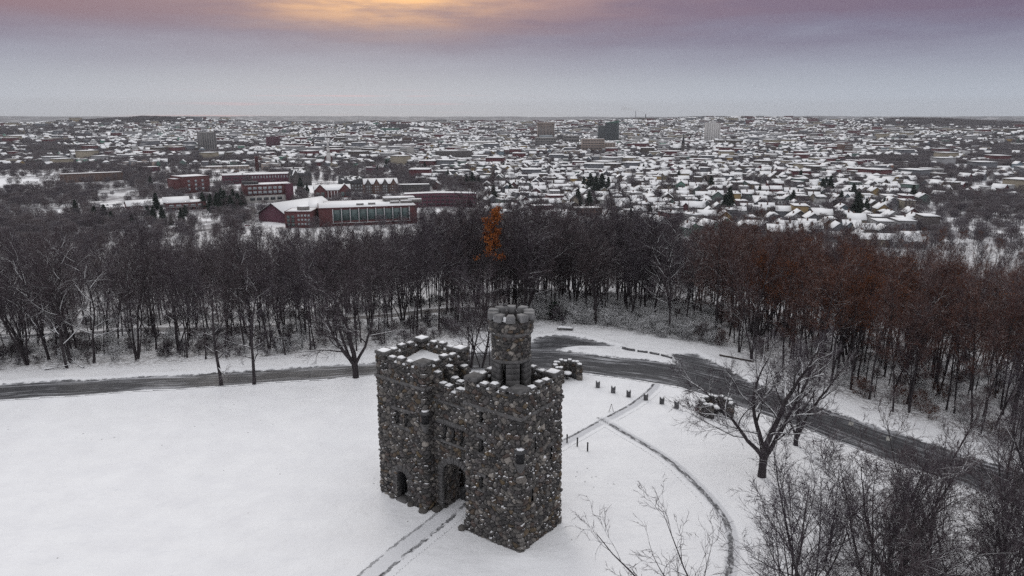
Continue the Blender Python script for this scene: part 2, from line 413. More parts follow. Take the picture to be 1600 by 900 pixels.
# ------------------------------------------------------------------ roads and paths as sheets draped a little above the ground
def smooth_line(P, step=1.0, it=3):
    P = np.array(P, float)
    for _ in range(it):
        Q = [P[0]]
        for a, b in zip(P[:-1], P[1:]): Q += [a * .75 + b * .25, a * .25 + b * .75]
        Q.append(P[-1]); P = np.array(Q)
    L = np.concatenate([[0], np.cumsum(np.hypot(*(np.diff(P[:, :2], axis=0)).T))])
    t = np.arange(0, L[-1], step)
    return np.stack([np.interp(t, L, P[:, k]) for k in range(P.shape[1])], -1)
ROAD_PX = [(-260, 628, 2.6), (0, 612, 2.6), (200, 601, 2.5), (400, 589, 2.4), (560, 578, 2.3), (700, 566, 3.0), (850, 557, 4.3), (1000, 574, 4.4), (1100, 592, 4.2),
           (1185, 622, 3.6), (1275, 655, 3.3), (1400, 698, 3.3), (1600, 766, 3.3), (1850, 850, 3.3)]
ROAD = smooth_line([(*G0(a, b), wd) for a, b, wd in ROAD_PX])
def line_field(x, y, P, chunk=None):
    """signed inside-distance to a variable-width line, along and across coordinates"""
    best = np.full(x.shape, -1e9); al = np.zeros(x.shape); ac = np.zeros(x.shape); L = 0
    for a, b in zip(P[:-1], P[1:]):
        ab = b[:2] - a[:2]; l = math.hypot(*ab); t = np.clip(((x - a[0]) * ab[0] + (y - a[1]) * ab[1]) / l ** 2, 0, 1)
        dx = x - a[0] - t * ab[0]; dy = y - a[1] - t * ab[1]; w_ = a[2] + t * (b[2] - a[2]); v = w_ - np.hypot(dx, dy)
        m = v > best; best = np.where(m, v, best); al = np.where(m, L + t * l, al)
        ac = np.where(m, (ab[0] * (y - a[1]) - ab[1] * (x - a[0])) / l, ac); L += l
    return best, al, ac
def poly_field(x, y, P):
    P = np.array(P); best = np.full(x.shape, 1e9); ins = np.zeros(x.shape, bool)
    for a, b in zip(P, np.roll(P, -1, axis=0)):
        ab = b - a; t = np.clip(((x - a[0]) * ab[0] + (y - a[1]) * ab[1]) / (ab @ ab), 0, 1)
        best = np.minimum(best, np.hypot(x - a[0] - t * ab[0], y - a[1] - t * ab[1]))
        c_ = ((a[1] > y) != (b[1] > y)) & (x < (b[0] - a[0]) * (y - a[1]) / (b[1] - a[1] + 1e-12) + a[0]); ins ^= c_
    return np.where(ins, best, -best)
BAY = [[G0(*p) for p in q] for q in (
    [(812, 552), (838, 528), (870, 523), (905, 526), (965, 541), (905, 541), (860, 546)],
    [(1048, 553), (1085, 552), (1130, 572), (1160, 590), (1190, 615), (1120, 600), (1068, 578)])]
ISLE = [G0(*p) for p in [(870, 547), (905, 542), (975, 546), (1050, 556), (1062, 572), (1010, 562), (940, 556)]]
def road_field(x, y):
    f, al, ac = line_field(x, y, ROAD)
    for q in BAY: f = np.maximum(f, poly_field(x, y, q))
    f = np.minimum(f, -poly_field(x, y, ISLE) + .1)
    return f, al, ac
def ground_mod(x, y, z):
    """the ground dips a little under the cleared road, with ploughed banks at its edges"""
    m = (y > 30) & (y < 130) & (np.abs(x) < 110); f = np.full(x.shape, -50.0)
    if m.any(): f[m] = road_field(x[m], y[m])[0]
    z = z - 0.16 * sstep(f, -.2, .5)
    z = z + (0.17 + .07 * hnoise(x, y, 6, 11)) * np.exp(-((f + .9) / .6) ** 2) * np.clip(1 + .5 * hnoise(x, y, 2.1, 12), 0, 2)
    return z
def draped(name, xs, ys, field, mat, pad, zoff, mod=True):
    Xg, Yg = np.meshgrid(xs, ys); f, al, ac = field(Xg, Yg)
    Z = ground_mod(Xg, Yg, terrain(Xg, Yg)) + zoff - .05 * sstep(-f, pad * .55, pad)
    keep = f > -pad; nR, nA = Xg.shape; idx = np.arange(nR * nA).reshape(nR, nA)
    F = np.stack([idx[:-1, :-1], idx[:-1, 1:], idx[1:, 1:], idx[1:, :-1]], -1).reshape(-1, 4)
    k = keep.ravel()[F].all(1); F = F[k]
    used = np.unique(F); rm = np.full(nR * nA, -1); rm[used] = np.arange(len(used))
    V = np.stack([Xg, Yg, Z], -1).reshape(-1, 3)[used]
    at = np.stack([f.ravel()[used], al.ravel()[used], ac.ravel()[used], np.ones(len(used))], -1)
    return obj(name, mesh_np(name, V, rm[F], mat, True, {'road': at}))
r_ = draped('road', np.arange(-90, 75, .42), np.arange(36, 106, .42), road_field, M['road'], 1.0, .05); tag(r_, kind='structure')
def path_strip(name, pts, hw, mat):
    P = smooth_line([(*G0(q[0], q[1]), hw * (q[2] if len(q) > 2 else 1)) for q in pts], .5)
    def fld(x, y):
        f, al, ac = line_field(x, y, P); return f, al, ac / hw
    pad = 0.35
    o = draped(name, np.arange(P[:, 0].min() - 2, P[:, 0].max() + 2, .16), np.arange(P[:, 1].min() - 2, P[:, 1].max() + 2, .16), fld, mat, pad, .035)
    return tag(o, kind='structure')
path_strip('footpath', [(870, 698), (885, 688), (950, 656), (1000, 627), (1026, 603)], .75, M['path_east'])
path_strip('garden_path', [(944, 658), (1000, 690), (1050, 722), (1095, 762, 1.1), (1128, 798, 1.3), (1143, 830, 1.6), (1146, 865, 1.9), (1138, 915, 2.3)], .72, M['path_curve'])
path_strip('front_path', [(716, 785), (690, 810), (640, 850), (585, 895), (520, 950)], 1.25, M['path_front'])
# lower road through the wood
P2 = smooth_line([(*p, 2.6) for p in [(-130, 108), (-95, 112), (-60, 117), (-20, 124), (20, 136)]], 1.0)
lr = draped('wood_road', np.arange(-135, 20, .8), np.arange(100, 142, .8), lambda x, y: line_field(x, y, P2), M['road'], 1.2, .06); tag(lr, kind='structure')
# worn painted patches on the right stretch of road
mk = plain('worn_marking', (.33, .33, .31), .8)
for a, b in ((1330, 661), (1389, 684)):
    c_ = Vector((*G0(a, b), 0)); c_.z = float(ground_mod(np.array([c_.x]), np.array([c_.y]), terrain(np.array([c_.x]), np.array([c_.y])))[0]) + .062
    q = MB(); q.box(-.55, .55, -.22, .22, 0, .004); o = q.build('road_marking', mk); o.location = c_; o.rotation_euler.z = R(60); tag(o, kind='structure')
make_ground()

# ------------------------------------------------------------------ masonry
PAL = np.array([(.085, .083, .082), (.115, .112, .11), (.15, .145, .14), (.19, .18, .17), (.065, .064, .066), (.11, .085, .065), (.12, .095, .065), (.095, .075, .068), (.30, .285, .265), (.075, .07, .072), (.125, .118, .12), (.05, .05, .052), (.13, .10, .06)]) * np.array([.86, .83, .80])
PALP = np.array([.14, .13, .12, .09, .11, .06, .022, .07, .04, .10, .08, .05, .006]); PALP = PALP / PALP.sum(); PALC = np.cumsum(PALP)
def hsh(i, j, k):
    v = np.sin(i * 127.1 + j * 311.7 + k * 74.7) * 43758.5453; return v - np.floor(v)
def stones(u, z, L, cu, cz, seed):
    """displacement and colour of a fieldstone face at wall coordinates (u, z), u wraps at L"""
    nu = max(3, round(L / cu)); cu = L / nu
    uw = u + .10 * np.sin(z * 3.1 + seed) + .06 * np.sin(z * 7.3 + u * 2); zw = z + .08 * np.sin(u * 2 * math.pi * max(1, round(L / 2.2)) / L + z * 1.7)
    gu = uw / cu; gz = zw / cz; iu = np.floor(gu); iz = np.floor(gz)
    F1 = np.full(u.shape, 9.0); F2 = np.full(u.shape, 9.0); h = np.zeros(u.shape); lx = np.zeros(u.shape); lz = np.zeros(u.shape)
    for a in (-1, 0, 1):
        for b in (-1, 0, 1):
            ci = iu + a; cj = iz + b; wi = np.mod(ci, nu)
            jx = ci + .5 + (hsh(wi, cj, seed) - .5) * .85 + .5 * (np.mod(cj, 2) - .5); jz = cj + .5 + (hsh(wi, cj, seed + 1) - .5) * .8
            wt = (hsh(wi, cj, seed + 2) - .4) * .42
            dx = (gu - jx) * cu / cz * .82; dz = gz - jz; d = np.sqrt(dx * dx + dz * dz) - wt
            cl = d < F1; F2 = np.where(cl, F1, np.minimum(F2, d)); F1 = np.where(cl, d, F1)
            hh = hsh(wi, cj, seed + 3); h = np.where(cl, hh, h); lx = np.where(cl, dx, lx); lz = np.where(cl, dz, lz)
    e = np.clip((F2 - F1) * cz, 0, 1)
    bulge = 1 - np.exp(-(e / (.17 * cz + .03)) ** 1.4)
    h2 = hsh(h * 91, h * 17, 5); h3 = hsh(h * 53, h * 29, 9)
    disp = bulge * (.11 + .10 * h2) + bulge * ((h3 - .5) * .16 * lx + (h2 - .55) * .16 * lz)
    ci = np.searchsorted(PALC, hsh(h * 77, h * 31, 3)).clip(0, len(PAL) - 1); col = PAL[ci] * (.8 + .45 * h3)[..., None]
    mort = np.clip(1.25 - e / .05, 0, 1)[..., None]; col = col * (1 - mort) + np.array((.012, .012, .012)) * mort
    return disp, col
def loop_wall(name, path, z0, z1, parent, holes=(), res=.06, cu=.47, cz=.31, amp=1.0, seed=1, top=True, batter=0.0, offset_z=0.0, closed=True, ztop_fn=None, foot=0.0):
    """masonry wall round a closed path [(x, y, nx, ny)...] (dense); holes: list of functions (u, x, y, z) -> bool array"""
    P = np.array(path, float); Q = np.vstack([P, P[:1]]) if closed else P
    seg = np.hypot(*(np.diff(Q[:, :2], axis=0)).T); S = np.concatenate([[0], np.cumsum(seg)]); L = S[-1]
    nu = int(L / res); us = np.linspace(0, L, nu, endpoint=not closed); nz = max(2, int((z1 - z0) / res)) + 1; zs = np.linspace(z0, z1, nz)
    c_ = [np.interp(us, S, Q[:, k]) for k in range(4)]; nn = np.hypot(c_[2], c_[3]); c_[2] /= nn; c_[3] /= nn
    U, Zm = np.meshgrid(us, zs)
    disp, col = stones(U, Zm + offset_z, L, cu, cz, seed)
    disp = disp * amp + batter * (z1 - Zm)
    if foot: disp = disp + foot * np.clip(1 - (Zm - 0) / 1.0, 0, 1.3) * (.4 + .8 * hsh(np.floor(U / .5), 0, seed))
    Xm = c_[0][None, :] + c_[2][None, :] * disp; Ym = c_[1][None, :] + c_[3][None, :] * disp
    Zq = Zm if ztop_fn is None else z0 + (Zm - z0) * ((ztop_fn(U) - z0) / (z1 - z0))
    idx = np.arange(U.size).reshape(U.shape)
    if closed: nx = np.roll(idx, -1, axis=1); a, b, c2_, d = idx[:-1], nx[:-1], nx[1:], idx[1:]; um = U[:-1]; xm = c_[0][None, :].repeat(nz - 1, 0); ym = c_[1][None, :].repeat(nz - 1, 0)
    else: a, b, c2_, d = idx[:-1, :-1], idx[:-1, 1:], idx[1:, 1:], idx[1:, :-1]; um = U[:-1, :-1]; xm = c_[0][None, :-1].repeat(nz - 1, 0); ym = c_[1][None, :-1].repeat(nz - 1, 0)
    F = np.stack([a, b, c2_, d], -1).reshape(-1, 4); zm = (zs[:-1] + res / 2)[:, None].repeat(um.shape[1], 1)
    kill = np.zeros(um.shape, bool)
    for h in holes: kill |= h(xm, ym, zm)
    F = F[~kill.ravel()]
    V = np.stack([Xm, Ym, Zq], -1).reshape(-1, 3); C = np.concatenate([col.reshape(-1, 3), np.ones((U.size, 1))], 1)
    if top and closed:      # close with a flat cap of mortar and rubble
        ring = idx[-1]; b0 = len(V); cx, cy = P[:, 0].mean(), P[:, 1].mean()
        V = np.vstack([V, [[cx, cy, Zq[-1].mean()]]]); C = np.vstack([C, [[.08, .078, .076, 1]]])
        F = [list(f) for f in F] + [[int(ring[i]), int(ring[(i + 1) % len(ring)]), b0] for i in range(len(ring))]
    me = mesh_np(name, V, F, M['stone'], True, {'stone': C})
    return obj(name, me, parent)
def rrect(x0, x1, y0, y1, r=.14, inward=False):
    """rounded rectangle path with outward normals, dense, counter-clockwise"""
    out = []
    for cx, cy, a0 in ((x1 - r, y0 + r, -90), (x1 - r, y1 - r, 0), (x0 + r, y1 - r, 90), (x0 + r, y0 + r, 180)):
        for k in range(7):
            a = R(a0 + k * 15); out.append((cx + r * math.cos(a), cy + r * math.sin(a), math.cos(a), math.sin(a)))
    if inward: out = [(x, y, -nx, -ny) for x, y, nx, ny in out][::-1]
    # densify straights so normals stay constant along them
    res = []
    for p, q in zip(out, out[1:] + out[:1]):
        res.append(p); d = math.hypot(p[0] - q[0], p[1] - q[1])
        if d > .3: res += [(p[0] + (q[0] - p[0]) * t, p[1] + (q[1] - p[1]) * t, p[2], p[3]) for t in (.02, .5)] + [(p[0] + (q[0] - p[0]) * .98, p[1] + (q[1] - p[1]) * .98, q[2], q[3])]
    return res
def circle(cx, cy, r, n=64, inward=False):
    o = [(cx + r * math.cos(2 * math.pi * k / n), cy + r * math.sin(2 * math.pi * k / n), math.cos(2 * math.pi * k / n), math.sin(2 * math.pi * k / n)) for k in range(n)]
    return [(x, y, -a, -b) for x, y, a, b in o][::-1] if inward else o
def ring_top(name, outer, inner, z, mat, parent, jit=0):
    n = len(outer); V = [(x, y, z) for x, y, *_ in outer] + [(x, y, z) for x, y, *_ in inner]
    return obj(name, mesh_np(name, V, [[i, (i + 1) % n, n + (i + 1) % n, n + i] for i in range(n)], mat), parent)

# ------------------------------------------------------------------ the castle folly
ANG = math.atan2(-.605, .797)
castle = empty('castle_folly', (-11.1, 54.6, 0), ANG, 'dark fieldstone castle folly with battlements and a round turret on the snowy lawn', 'castle')
castle.location.z = 0.0
def hole_rect(face, c0, hw, z0, z1, arch=False, tol=.28):
    """face: ('y', y0) facing -y, ('x', x0) facing +x, etc.; c0: centre along the face"""
    ax, v = face
    def h(x, y, z):
        on = np.abs((y if ax == 'y' else x) - v) < tol; s_ = (x if ax == 'y' else y) - c0
        if arch: r = hw; inn = (np.abs(s_) < hw) & (z > z0) & (z < z1 - r) | ((s_ ** 2 + (z - (z1 - r)) ** 2 < r * r) & (z >= z1 - r))
        else: inn = (np.abs(s_) < hw) & (z > z0) & (z < z1)
        return on & inn
    return h
def local_box(face, c0, w0, w1, o0, o1, z0, z1):
    """box given along-face range, out-of-face range (positive = outward)"""
    ax, v, sg = face
    if ax == 'y': return (c0 + w0, c0 + w1, *sorted((v + sg * o0, v + sg * o1)), z0, z1)
    return (*sorted((v + sg * o0, v + sg * o1)), c0 + w0, c0 + w1, z0, z1)
def slit(face, c0, hw, z0, z1, lintel=True, sill=True, deep=.5):
    """a window: reveal, dark recess, lintel and sill stones"""
    ax, v, sg = face; q = MB(); t = .10
    for w0, w1, a, b in ((-hw - t, -hw, z0 - t, z1 + t), (hw, hw + t, z0 - t, z1 + t), (-hw, hw, z0 - t, z0), (-hw, hw, z1, z1 + t)):
        q.box(*local_box(face, c0, w0, w1, -deep, .02, a, b))
    win = q.build('window', M['dressed'], castle)
    MB().box(*local_box(face, c0, -hw - t, hw + t, -deep - .05, -deep, z0 - t, z1 + t)).build('shade_back', M['dark'], win)  # near-black back plate stands in for the unlit interior
    if lintel: MB().box(*local_box(face, c0, -hw - .22, hw + .22, -.1, .19, z1, z1 + .24), jit=.015).build('lintel', M['dressed'], win, .02)
    if sill: MB().box(*local_box(face, c0, -hw - .16, hw + .16, -.1, .20, z0 - .17, z0 - .005), jit=.01).build('sill', M['dressed'], win, .02)
    return win
def arch_frame(name, face, c0, hw, z1, ro, spring_extra=0.0, n=13, proud=.2, jamb0=None, parent=None):
    """ring of voussoirs round an arch head, each wedge a little different"""
    ax, v, sg = face; q = MB(); zc = z1 - hw
    for k in range(n):
        a0 = math.pi * k / n + .012; a1 = math.pi * (k + 1) / n - .012; rr = ro + random.uniform(-.06, .06); pr = proud + random.uniform(-.03, .03)
        pts = [(hw * math.cos(a0), hw * math.sin(a0)), (rr * math.cos(a0), rr * math.sin(a0)), (rr * math.cos(a1), rr * math.sin(a1)), (hw * math.cos(a1), hw * math.sin(a1))]
        vs = []
        for o_ in (-.35, pr):
            for s_, zz in pts: vs.append((c0 + s_, v + sg * o_, zc + zz) if ax == 'y' else (v + sg * o_, c0 + s_, zc + zz))
        q.add(vs, [[0, 1, 2, 3], [7, 6, 5, 4], [0, 4, 5, 1], [1, 5, 6, 2], [2, 6, 7, 3], [3, 7, 4, 0]])
    if jamb0 is not None:
        z = jamb0; k = 0
        while z < zc - .05:
            hgt = min(random.uniform(.28, .42), zc - z)
            for s_ in (-1, 1):
                wdt = .34 + .16 * ((k + (s_ > 0)) % 2); a, b = sorted((s_ * hw, s_ * (hw + wdt))); q.box(*local_box(face, c0, a, b, -.35, proud * .9, z + .01, z + hgt - .01), jit=.012)
            z += hgt; k += 1
    return q.build(name, M['dressed'], parent or castle, .02)

HP = 11.95      # crenel level of the towers
FY = ('y', 0.0, -1); FX = ('x', 14.68, 1); FXL = ('x', 0.0, -1); FC = ('y', 0.95, -1)
TL = (0, 5.35, 0, 5.3); TR = (9.65, 14.68, 0, 5.2)
hl = [hole_rect(('y', 0), 2.3, .21, 6.75, 7.95), hole_rect(('y', 0), 3.33, .21, 6.75, 7.95), hole_rect(('y', 0), 2.65, .62, -1, 2.65, True),
      hole_rect(('x', 0), 2.7, .2, 6.7, 7.9)]
loop_wall('tower_wall', rrect(*TL), -.5, HP, castle, hl, seed=3, top=False, batter=.008, foot=.06)
hr = [hole_rect(('y', 0), 11.15, .2, 9.2, 10.2), hole_rect(('y', 0), 11.15, .22, 6.9, 8.05), hole_rect(('y', 0), 11.15, .2, 3.9, 5.0),
      hole_rect(('x', 14.68), 1.55, .17, 7.4, 8.6), hole_rect(('x', 14.68), 3.6, .17, 6.0, 7.1), hole_rect(('x', 14.68), 1.2, .17, 3.6, 4.6)]
loop_wall('tower_wall', rrect(*TR), -.5, HP, castle, hr, seed=11, top=False, batter=.008, foot=.06)
for c0 in (2.3, 3.33): slit(FY, c0, .21, 6.75, 7.95, lintel=False, sill=False)
MB().box(1.75, 3.9, -.2, .1, 8.0, 8.28, jit=.01).build('lintel_band', M['dressed'], castle, .02)
MB().box(1.75, 3.9, -.22, .1, 6.5, 6.72, jit=.01).build('sill_band', M['dressed'], castle, .02)
for z0, z1 in ((9.2, 10.2), (6.9, 8.05), (3.9, 5.0)): slit(FY, 11.15, .2, z0, z1)
slit(FXL, 2.7, .2, 6.7, 7.9)
for c0, z0, z1 in ((1.55, 7.4, 8.6), (3.6, 6.0, 7.1), (1.2, 3.6, 4.6)): slit(FX, c0, .17, z0, z1, sill=False)
# small arched door of the left tower, with its passage
dr = arch_frame('door_arch', FY, 2.65, .62, 2.65, 1.22, n=15, jamb0=0.0)
q = MB(); q.box(2.65 - .80, 2.65 - .64, .05, 1.6, -.3, 2.8).box(2.65 + .64, 2.65 + .80, .05, 1.6, -.3, 2.8).box(1.7, 3.6, 1.6, 1.75, -.3, 2.9).box(1.85, 3.45, .3, 1.6, 2.66, 2.9); q.build('door_recess', M['dark'], dr)  # passage lining painted near-black for the shade inside
MB().box(2.1, 3.2, -.45, .5, -.1, .12, jit=.03).build('door_step', M['dressed'], castle, .03)
# blind niche by the left corner: a flat plate, its shade painted in
q = MB(); zc = 1.5
pts = [(.45, .3), (.45, zc)] + [(.85 + .4 * math.cos(R(180 - 22.5 * k)), zc + .4 * math.sin(R(180 - 22.5 * k))) for k in range(1, 8)] + [(1.25, zc), (1.25, .3)]
q.add([(x, -.19, z) for x, z in pts] + [(x, .05, z) for x, z in pts], [list(range(len(pts)))[::-1]] + [[i, (i + 1) % len(pts), len(pts) + (i + 1) % len(pts), len(pts) + i] for i in range(len(pts))])
q.build('niche_shade_plate', M['dark'], castle)
# centre block: front and back walls with the great arch through
AC, AH, AZ = 7.75, 1.48, 4.5
def ctop(u):        # stepped dip of the centre parapet base; u from 0 at the left tower
    return 9.75 + 0 * u
hc = [hole_rect(('y', .95), AC, AH, -1, AZ, True), hole_rect(('y', 4.6), AC, AH, -1, AZ, True)] + [hole_rect(('y', .95), c0, .2, 6.3, 7.6) for c0 in (6.62, 7.5, 8.38)]
fr = [(x, .95, 0, -1) for x in np.linspace(5.3, 9.7, 12)]
loop_wall('arch_wall', fr, -.4, 10.25, castle, hc, seed=21, closed=False, top=False)
for yy, sg, zt in ((2.75, 1, 10.1), (4.05, -1, 9.4), (4.55, 1, 9.4)):
    xs_ = np.linspace(5.3, 9.7, 12) if sg < 0 else np.linspace(9.7, 5.3, 12)
    loop_wall('arch_wall', [(x, yy, 0, sg) for x in xs_], -.4, zt, castle, [hole_rect(('y', yy), AC, AH + (.3 if yy > 3 else 0), -1, AZ + (.3 if yy > 3 else 0), True)], seed=23 + int(yy * 3), closed=False, top=False)
MB().box(5.3, 9.7, 4.04, 4.56, 9.38, 9.46).build('wall_top', M['dressed'], castle)
for c0 in (6.62, 7.5, 8.38): slit(FC, c0, .2, 6.3, 7.6, lintel=False, sill=False)
q = MB()
for k in range(13): q.box(5.9 + k * .255, 5.9 + k * .255 + .235, .70, 1.1, 7.62, 8.0 + random.uniform(-.03, .03), jit=.01)
q.build('soldier_course', M['dressed'], castle, .015)
MB().box(5.36, 9.64, .72, 1.05, 6.02, 6.22, jit=.01).build('sill_band', M['dressed'], castle, .02)
MB().box(5.36, 9.64, .74, 1.05, 9.35, 9.55, jit=.01).build('string_course', M['dressed'], castle, .02)
arch_frame('great_arch', FC, AC, AH, AZ, 2.0, n=19, proud=.22, jamb0=.0)
arch_frame('great_arch', ('y', 4.3, 1), AC, AH + .3, AZ + .3, 2.2, n=19, proud=.45, jamb0=.0)
# barrel of the passage
prof = [(AC + AH, -.3), (AC + AH, AZ - AH)] + [(AC + AH * math.cos(R(a)), AZ - AH + AH * math.sin(R(a))) for a in range(10, 180, 10)] + [(AC - AH, AZ - AH), (AC - AH, -.3)]
def tunnel():
    P = np.array(prof); S = np.concatenate([[0], np.cumsum(np.hypot(*np.diff(P, axis=0).T))]); L = S[-1]
    us = np.linspace(0, L, int(L / .09)); ys = np.linspace(1.0, 2.75, 24); U, Yy = np.meshgrid(us, ys)
    px_ = np.interp(us, S, P[:, 0]); pz_ = np.interp(us, S, P[:, 1])
    nx_ = np.gradient(pz_); nz_ = -np.gradient(px_); nn = np.hypot(nx_, nz_) + 1e-9
    disp, col = stones(U, Yy, L, .45, .34, 31); disp = disp * .8
    V = np.stack([px_[None] - nx_[None] / nn * disp, Yy, pz_[None] - nz_[None] / nn * disp], -1).reshape(-1, 3)
    idx = np.arange(U.size).reshape(U.shape); F = np.stack([idx[:-1, :-1], idx[1:, :-1], idx[1:, 1:], idx[:-1, 1:]], -1).reshape(-1, 4)
    obj('vault', mesh_np('vault', V, F, M['stone'], True, {'stone': np.concatenate([col.reshape(-1, 3), np.ones((U.size, 1))], 1)}), castle)
tunnel()
for k in range(3): MB().box(AC - AH - .6, AC - AH + .75 - .28 * k, 2.8, 3.9, -.1 + .24 * k, .14 + .24 * k, jit=.02).build('step', M['coping'], castle, .03)
# boulders at the foot of the walls
def boulder(x, y, r, sd, parent, name='boulder', z=0.0):
    bm = bmesh.new(); bmesh.ops.create_icosphere(bm, subdivisions=2, radius=r); rr = random.Random(sd); o_ = Vector((rr.uniform(-9, 9), rr.uniform(-9, 9), 0))
    from mathutils import noise as mn
    for v in bm.verts: v.co *= 1 + .35 * mn.noise(v.co * (1.3 / r) + o_); v.co.z *= .75
    me = bpy.data.meshes.new(name); bm.to_mesh(me); bm.free(); me.materials.append(M['coping2']); me.polygons.foreach_set('use_smooth', np.ones(len(me.polygons), bool))
    return obj(name, me, parent, (x, y, z + r * .25))
M['coping2'] = snow_topped('boulder_stone', (.085, .08, .075), 1.0, 1.08, 2.5, .9)
for i, (x, y, r) in enumerate([(5.95, .45, .42), (5.2, -.35, .36), (9.1, .5, .3), (9.35, -.35, .33), (5.7, 4.9, .35), (9.25, 4.95, .35), (1.6, -.3, .25), (3.7, -.32, .28)]): boulder(x, y, r, i, castle)
# corbelled corner niches (front corner of the right tower, inner corner of the left)
for cx, cy, z in ((14.65, .03, 7.75), (5.33, .05, 8.2)):
    q = MB(); q.lathe([(.12, z - 1.5), (.30, z - 1.0), (.42, z - .75), (.42, z - .6)], 12, cx, cy); nb = q.build('corner_bracket', M['dressed'], castle, smooth=False)
    MB().lathe([(.30, z - .6), (.33, z + .15), (.26, z + .2)], 12, cx, cy).build('niche', M['dark'], nb)  # solid near-black drum in place of a shaded hollow
    MB().lathe([(.46, z + .2), (.44, z + .36), (.2, z + .46)], 12, cx, cy).build('niche_cap', M['coping'], nb)
    MB().lathe([(.30, z + .40), (.26, z + .50), (.08, z + .56)], 10, cx, cy).build('snow_cap', M['snow'], nb)

def string_ring(x0, x1, y0, y1, z0, z1, pr=.17, sides='sxny'):
    q = MB()
    if 's' in sides: q.box(x0 - pr, x1 + pr, y0 - pr, y0 + .05, z0, z1, jit=.008)
    if 'n' in sides: q.box(x0 - pr, x1 + pr, y1 - .05, y1 + pr, z0, z1, jit=.008)
    if 'x' in sides: q.box(x1 - .05, x1 + pr - .004, y0 + .06, y1 - .06, z0, z1, jit=.004)
    if 'y' in sides: q.box(x0 - pr + .004, x0 + .05, y0 + .06, y1 - .06, z0, z1, jit=.004)
    return q.build('string_course', M['dressed'], castle, .02)
string_ring(*TL, 10.35, 10.6); string_ring(*TR, 10.35, 10.6)

# parapets: inner faces, crenel ledges, merlons with coping slabs and snow
def stone_block(name, x0, x1, y0, y1, z0, z1, parent, seed):
    P = rrect(x0, x1, y0, y1, .06); return loop_wall(name, P, z0, z1, parent, res=.08, cu=.34, cz=.28, amp=.55, seed=seed, top=True)
mc = [0]
def snow_lump(x0, x1, y0, y1, z, parent, h=.12, name='snow_cap'):
    """rounded pile of snow on a slab, ragged at its edge"""
    n = 9; V = []; rr = random.Random(int((x0 * 77 + y0 * 31) * 100)); ph = [rr.uniform(0, 6) for _ in range(4)]
    for j in range(n):
        for i in range(n):
            a, b = i / (n - 1), j / (n - 1); e = min(a, 1 - a, b, 1 - b) * 2
            wob = .035 * math.sin(a * 9 + ph[0]) + .035 * math.sin(b * 8 + ph[1])
            hh = h * (1 - (1 - min(1, e * 2.4)) ** 2) * (1 + .35 * math.sin(a * 5 + ph[2]) * math.sin(b * 4 + ph[3]))
            V.append((x0 + (x1 - x0) * a + (wob if 0 < a < 1 else 0), y0 + (y1 - y0) * b + (wob if 0 < b < 1 else 0), z + hh + (-.0 if e > 0 else 0)))
    F = [[j * n + i, j * n + i + 1, (j + 1) * n + i + 1, (j + 1) * n + i] for j in range(n - 1) for i in range(n - 1)]
    return obj(name, mesh_np(name, V, F, M['snow'], True), parent)
def merlon(x0, x1, y0, y1, z0, z1, snow=True, slab=.17, over=.07, snowfrac=1.0):
    mc[0] += 1
    b = stone_block('merlon', x0, x1, y0, y1, z0 - .05, z1 - slab, castle, 40 + mc[0])
    MB().box(x0 - over, x1 + over, y0 - over, y1 + over, z1 - slab, z1, jit=.018).build('coping_stone', M['dressed'], b, .025)
    if snow:
        f = snowfrac; cx = (x0 + x1) / 2; cy = (y0 + y1) / 2; hx = (x1 - x0) / 2 * f; hy = (y1 - y0) / 2 * f
        snow_lump(cx - hx, cx + hx, cy - hy, cy + hy, z1 - .01, b, .085)
    return b
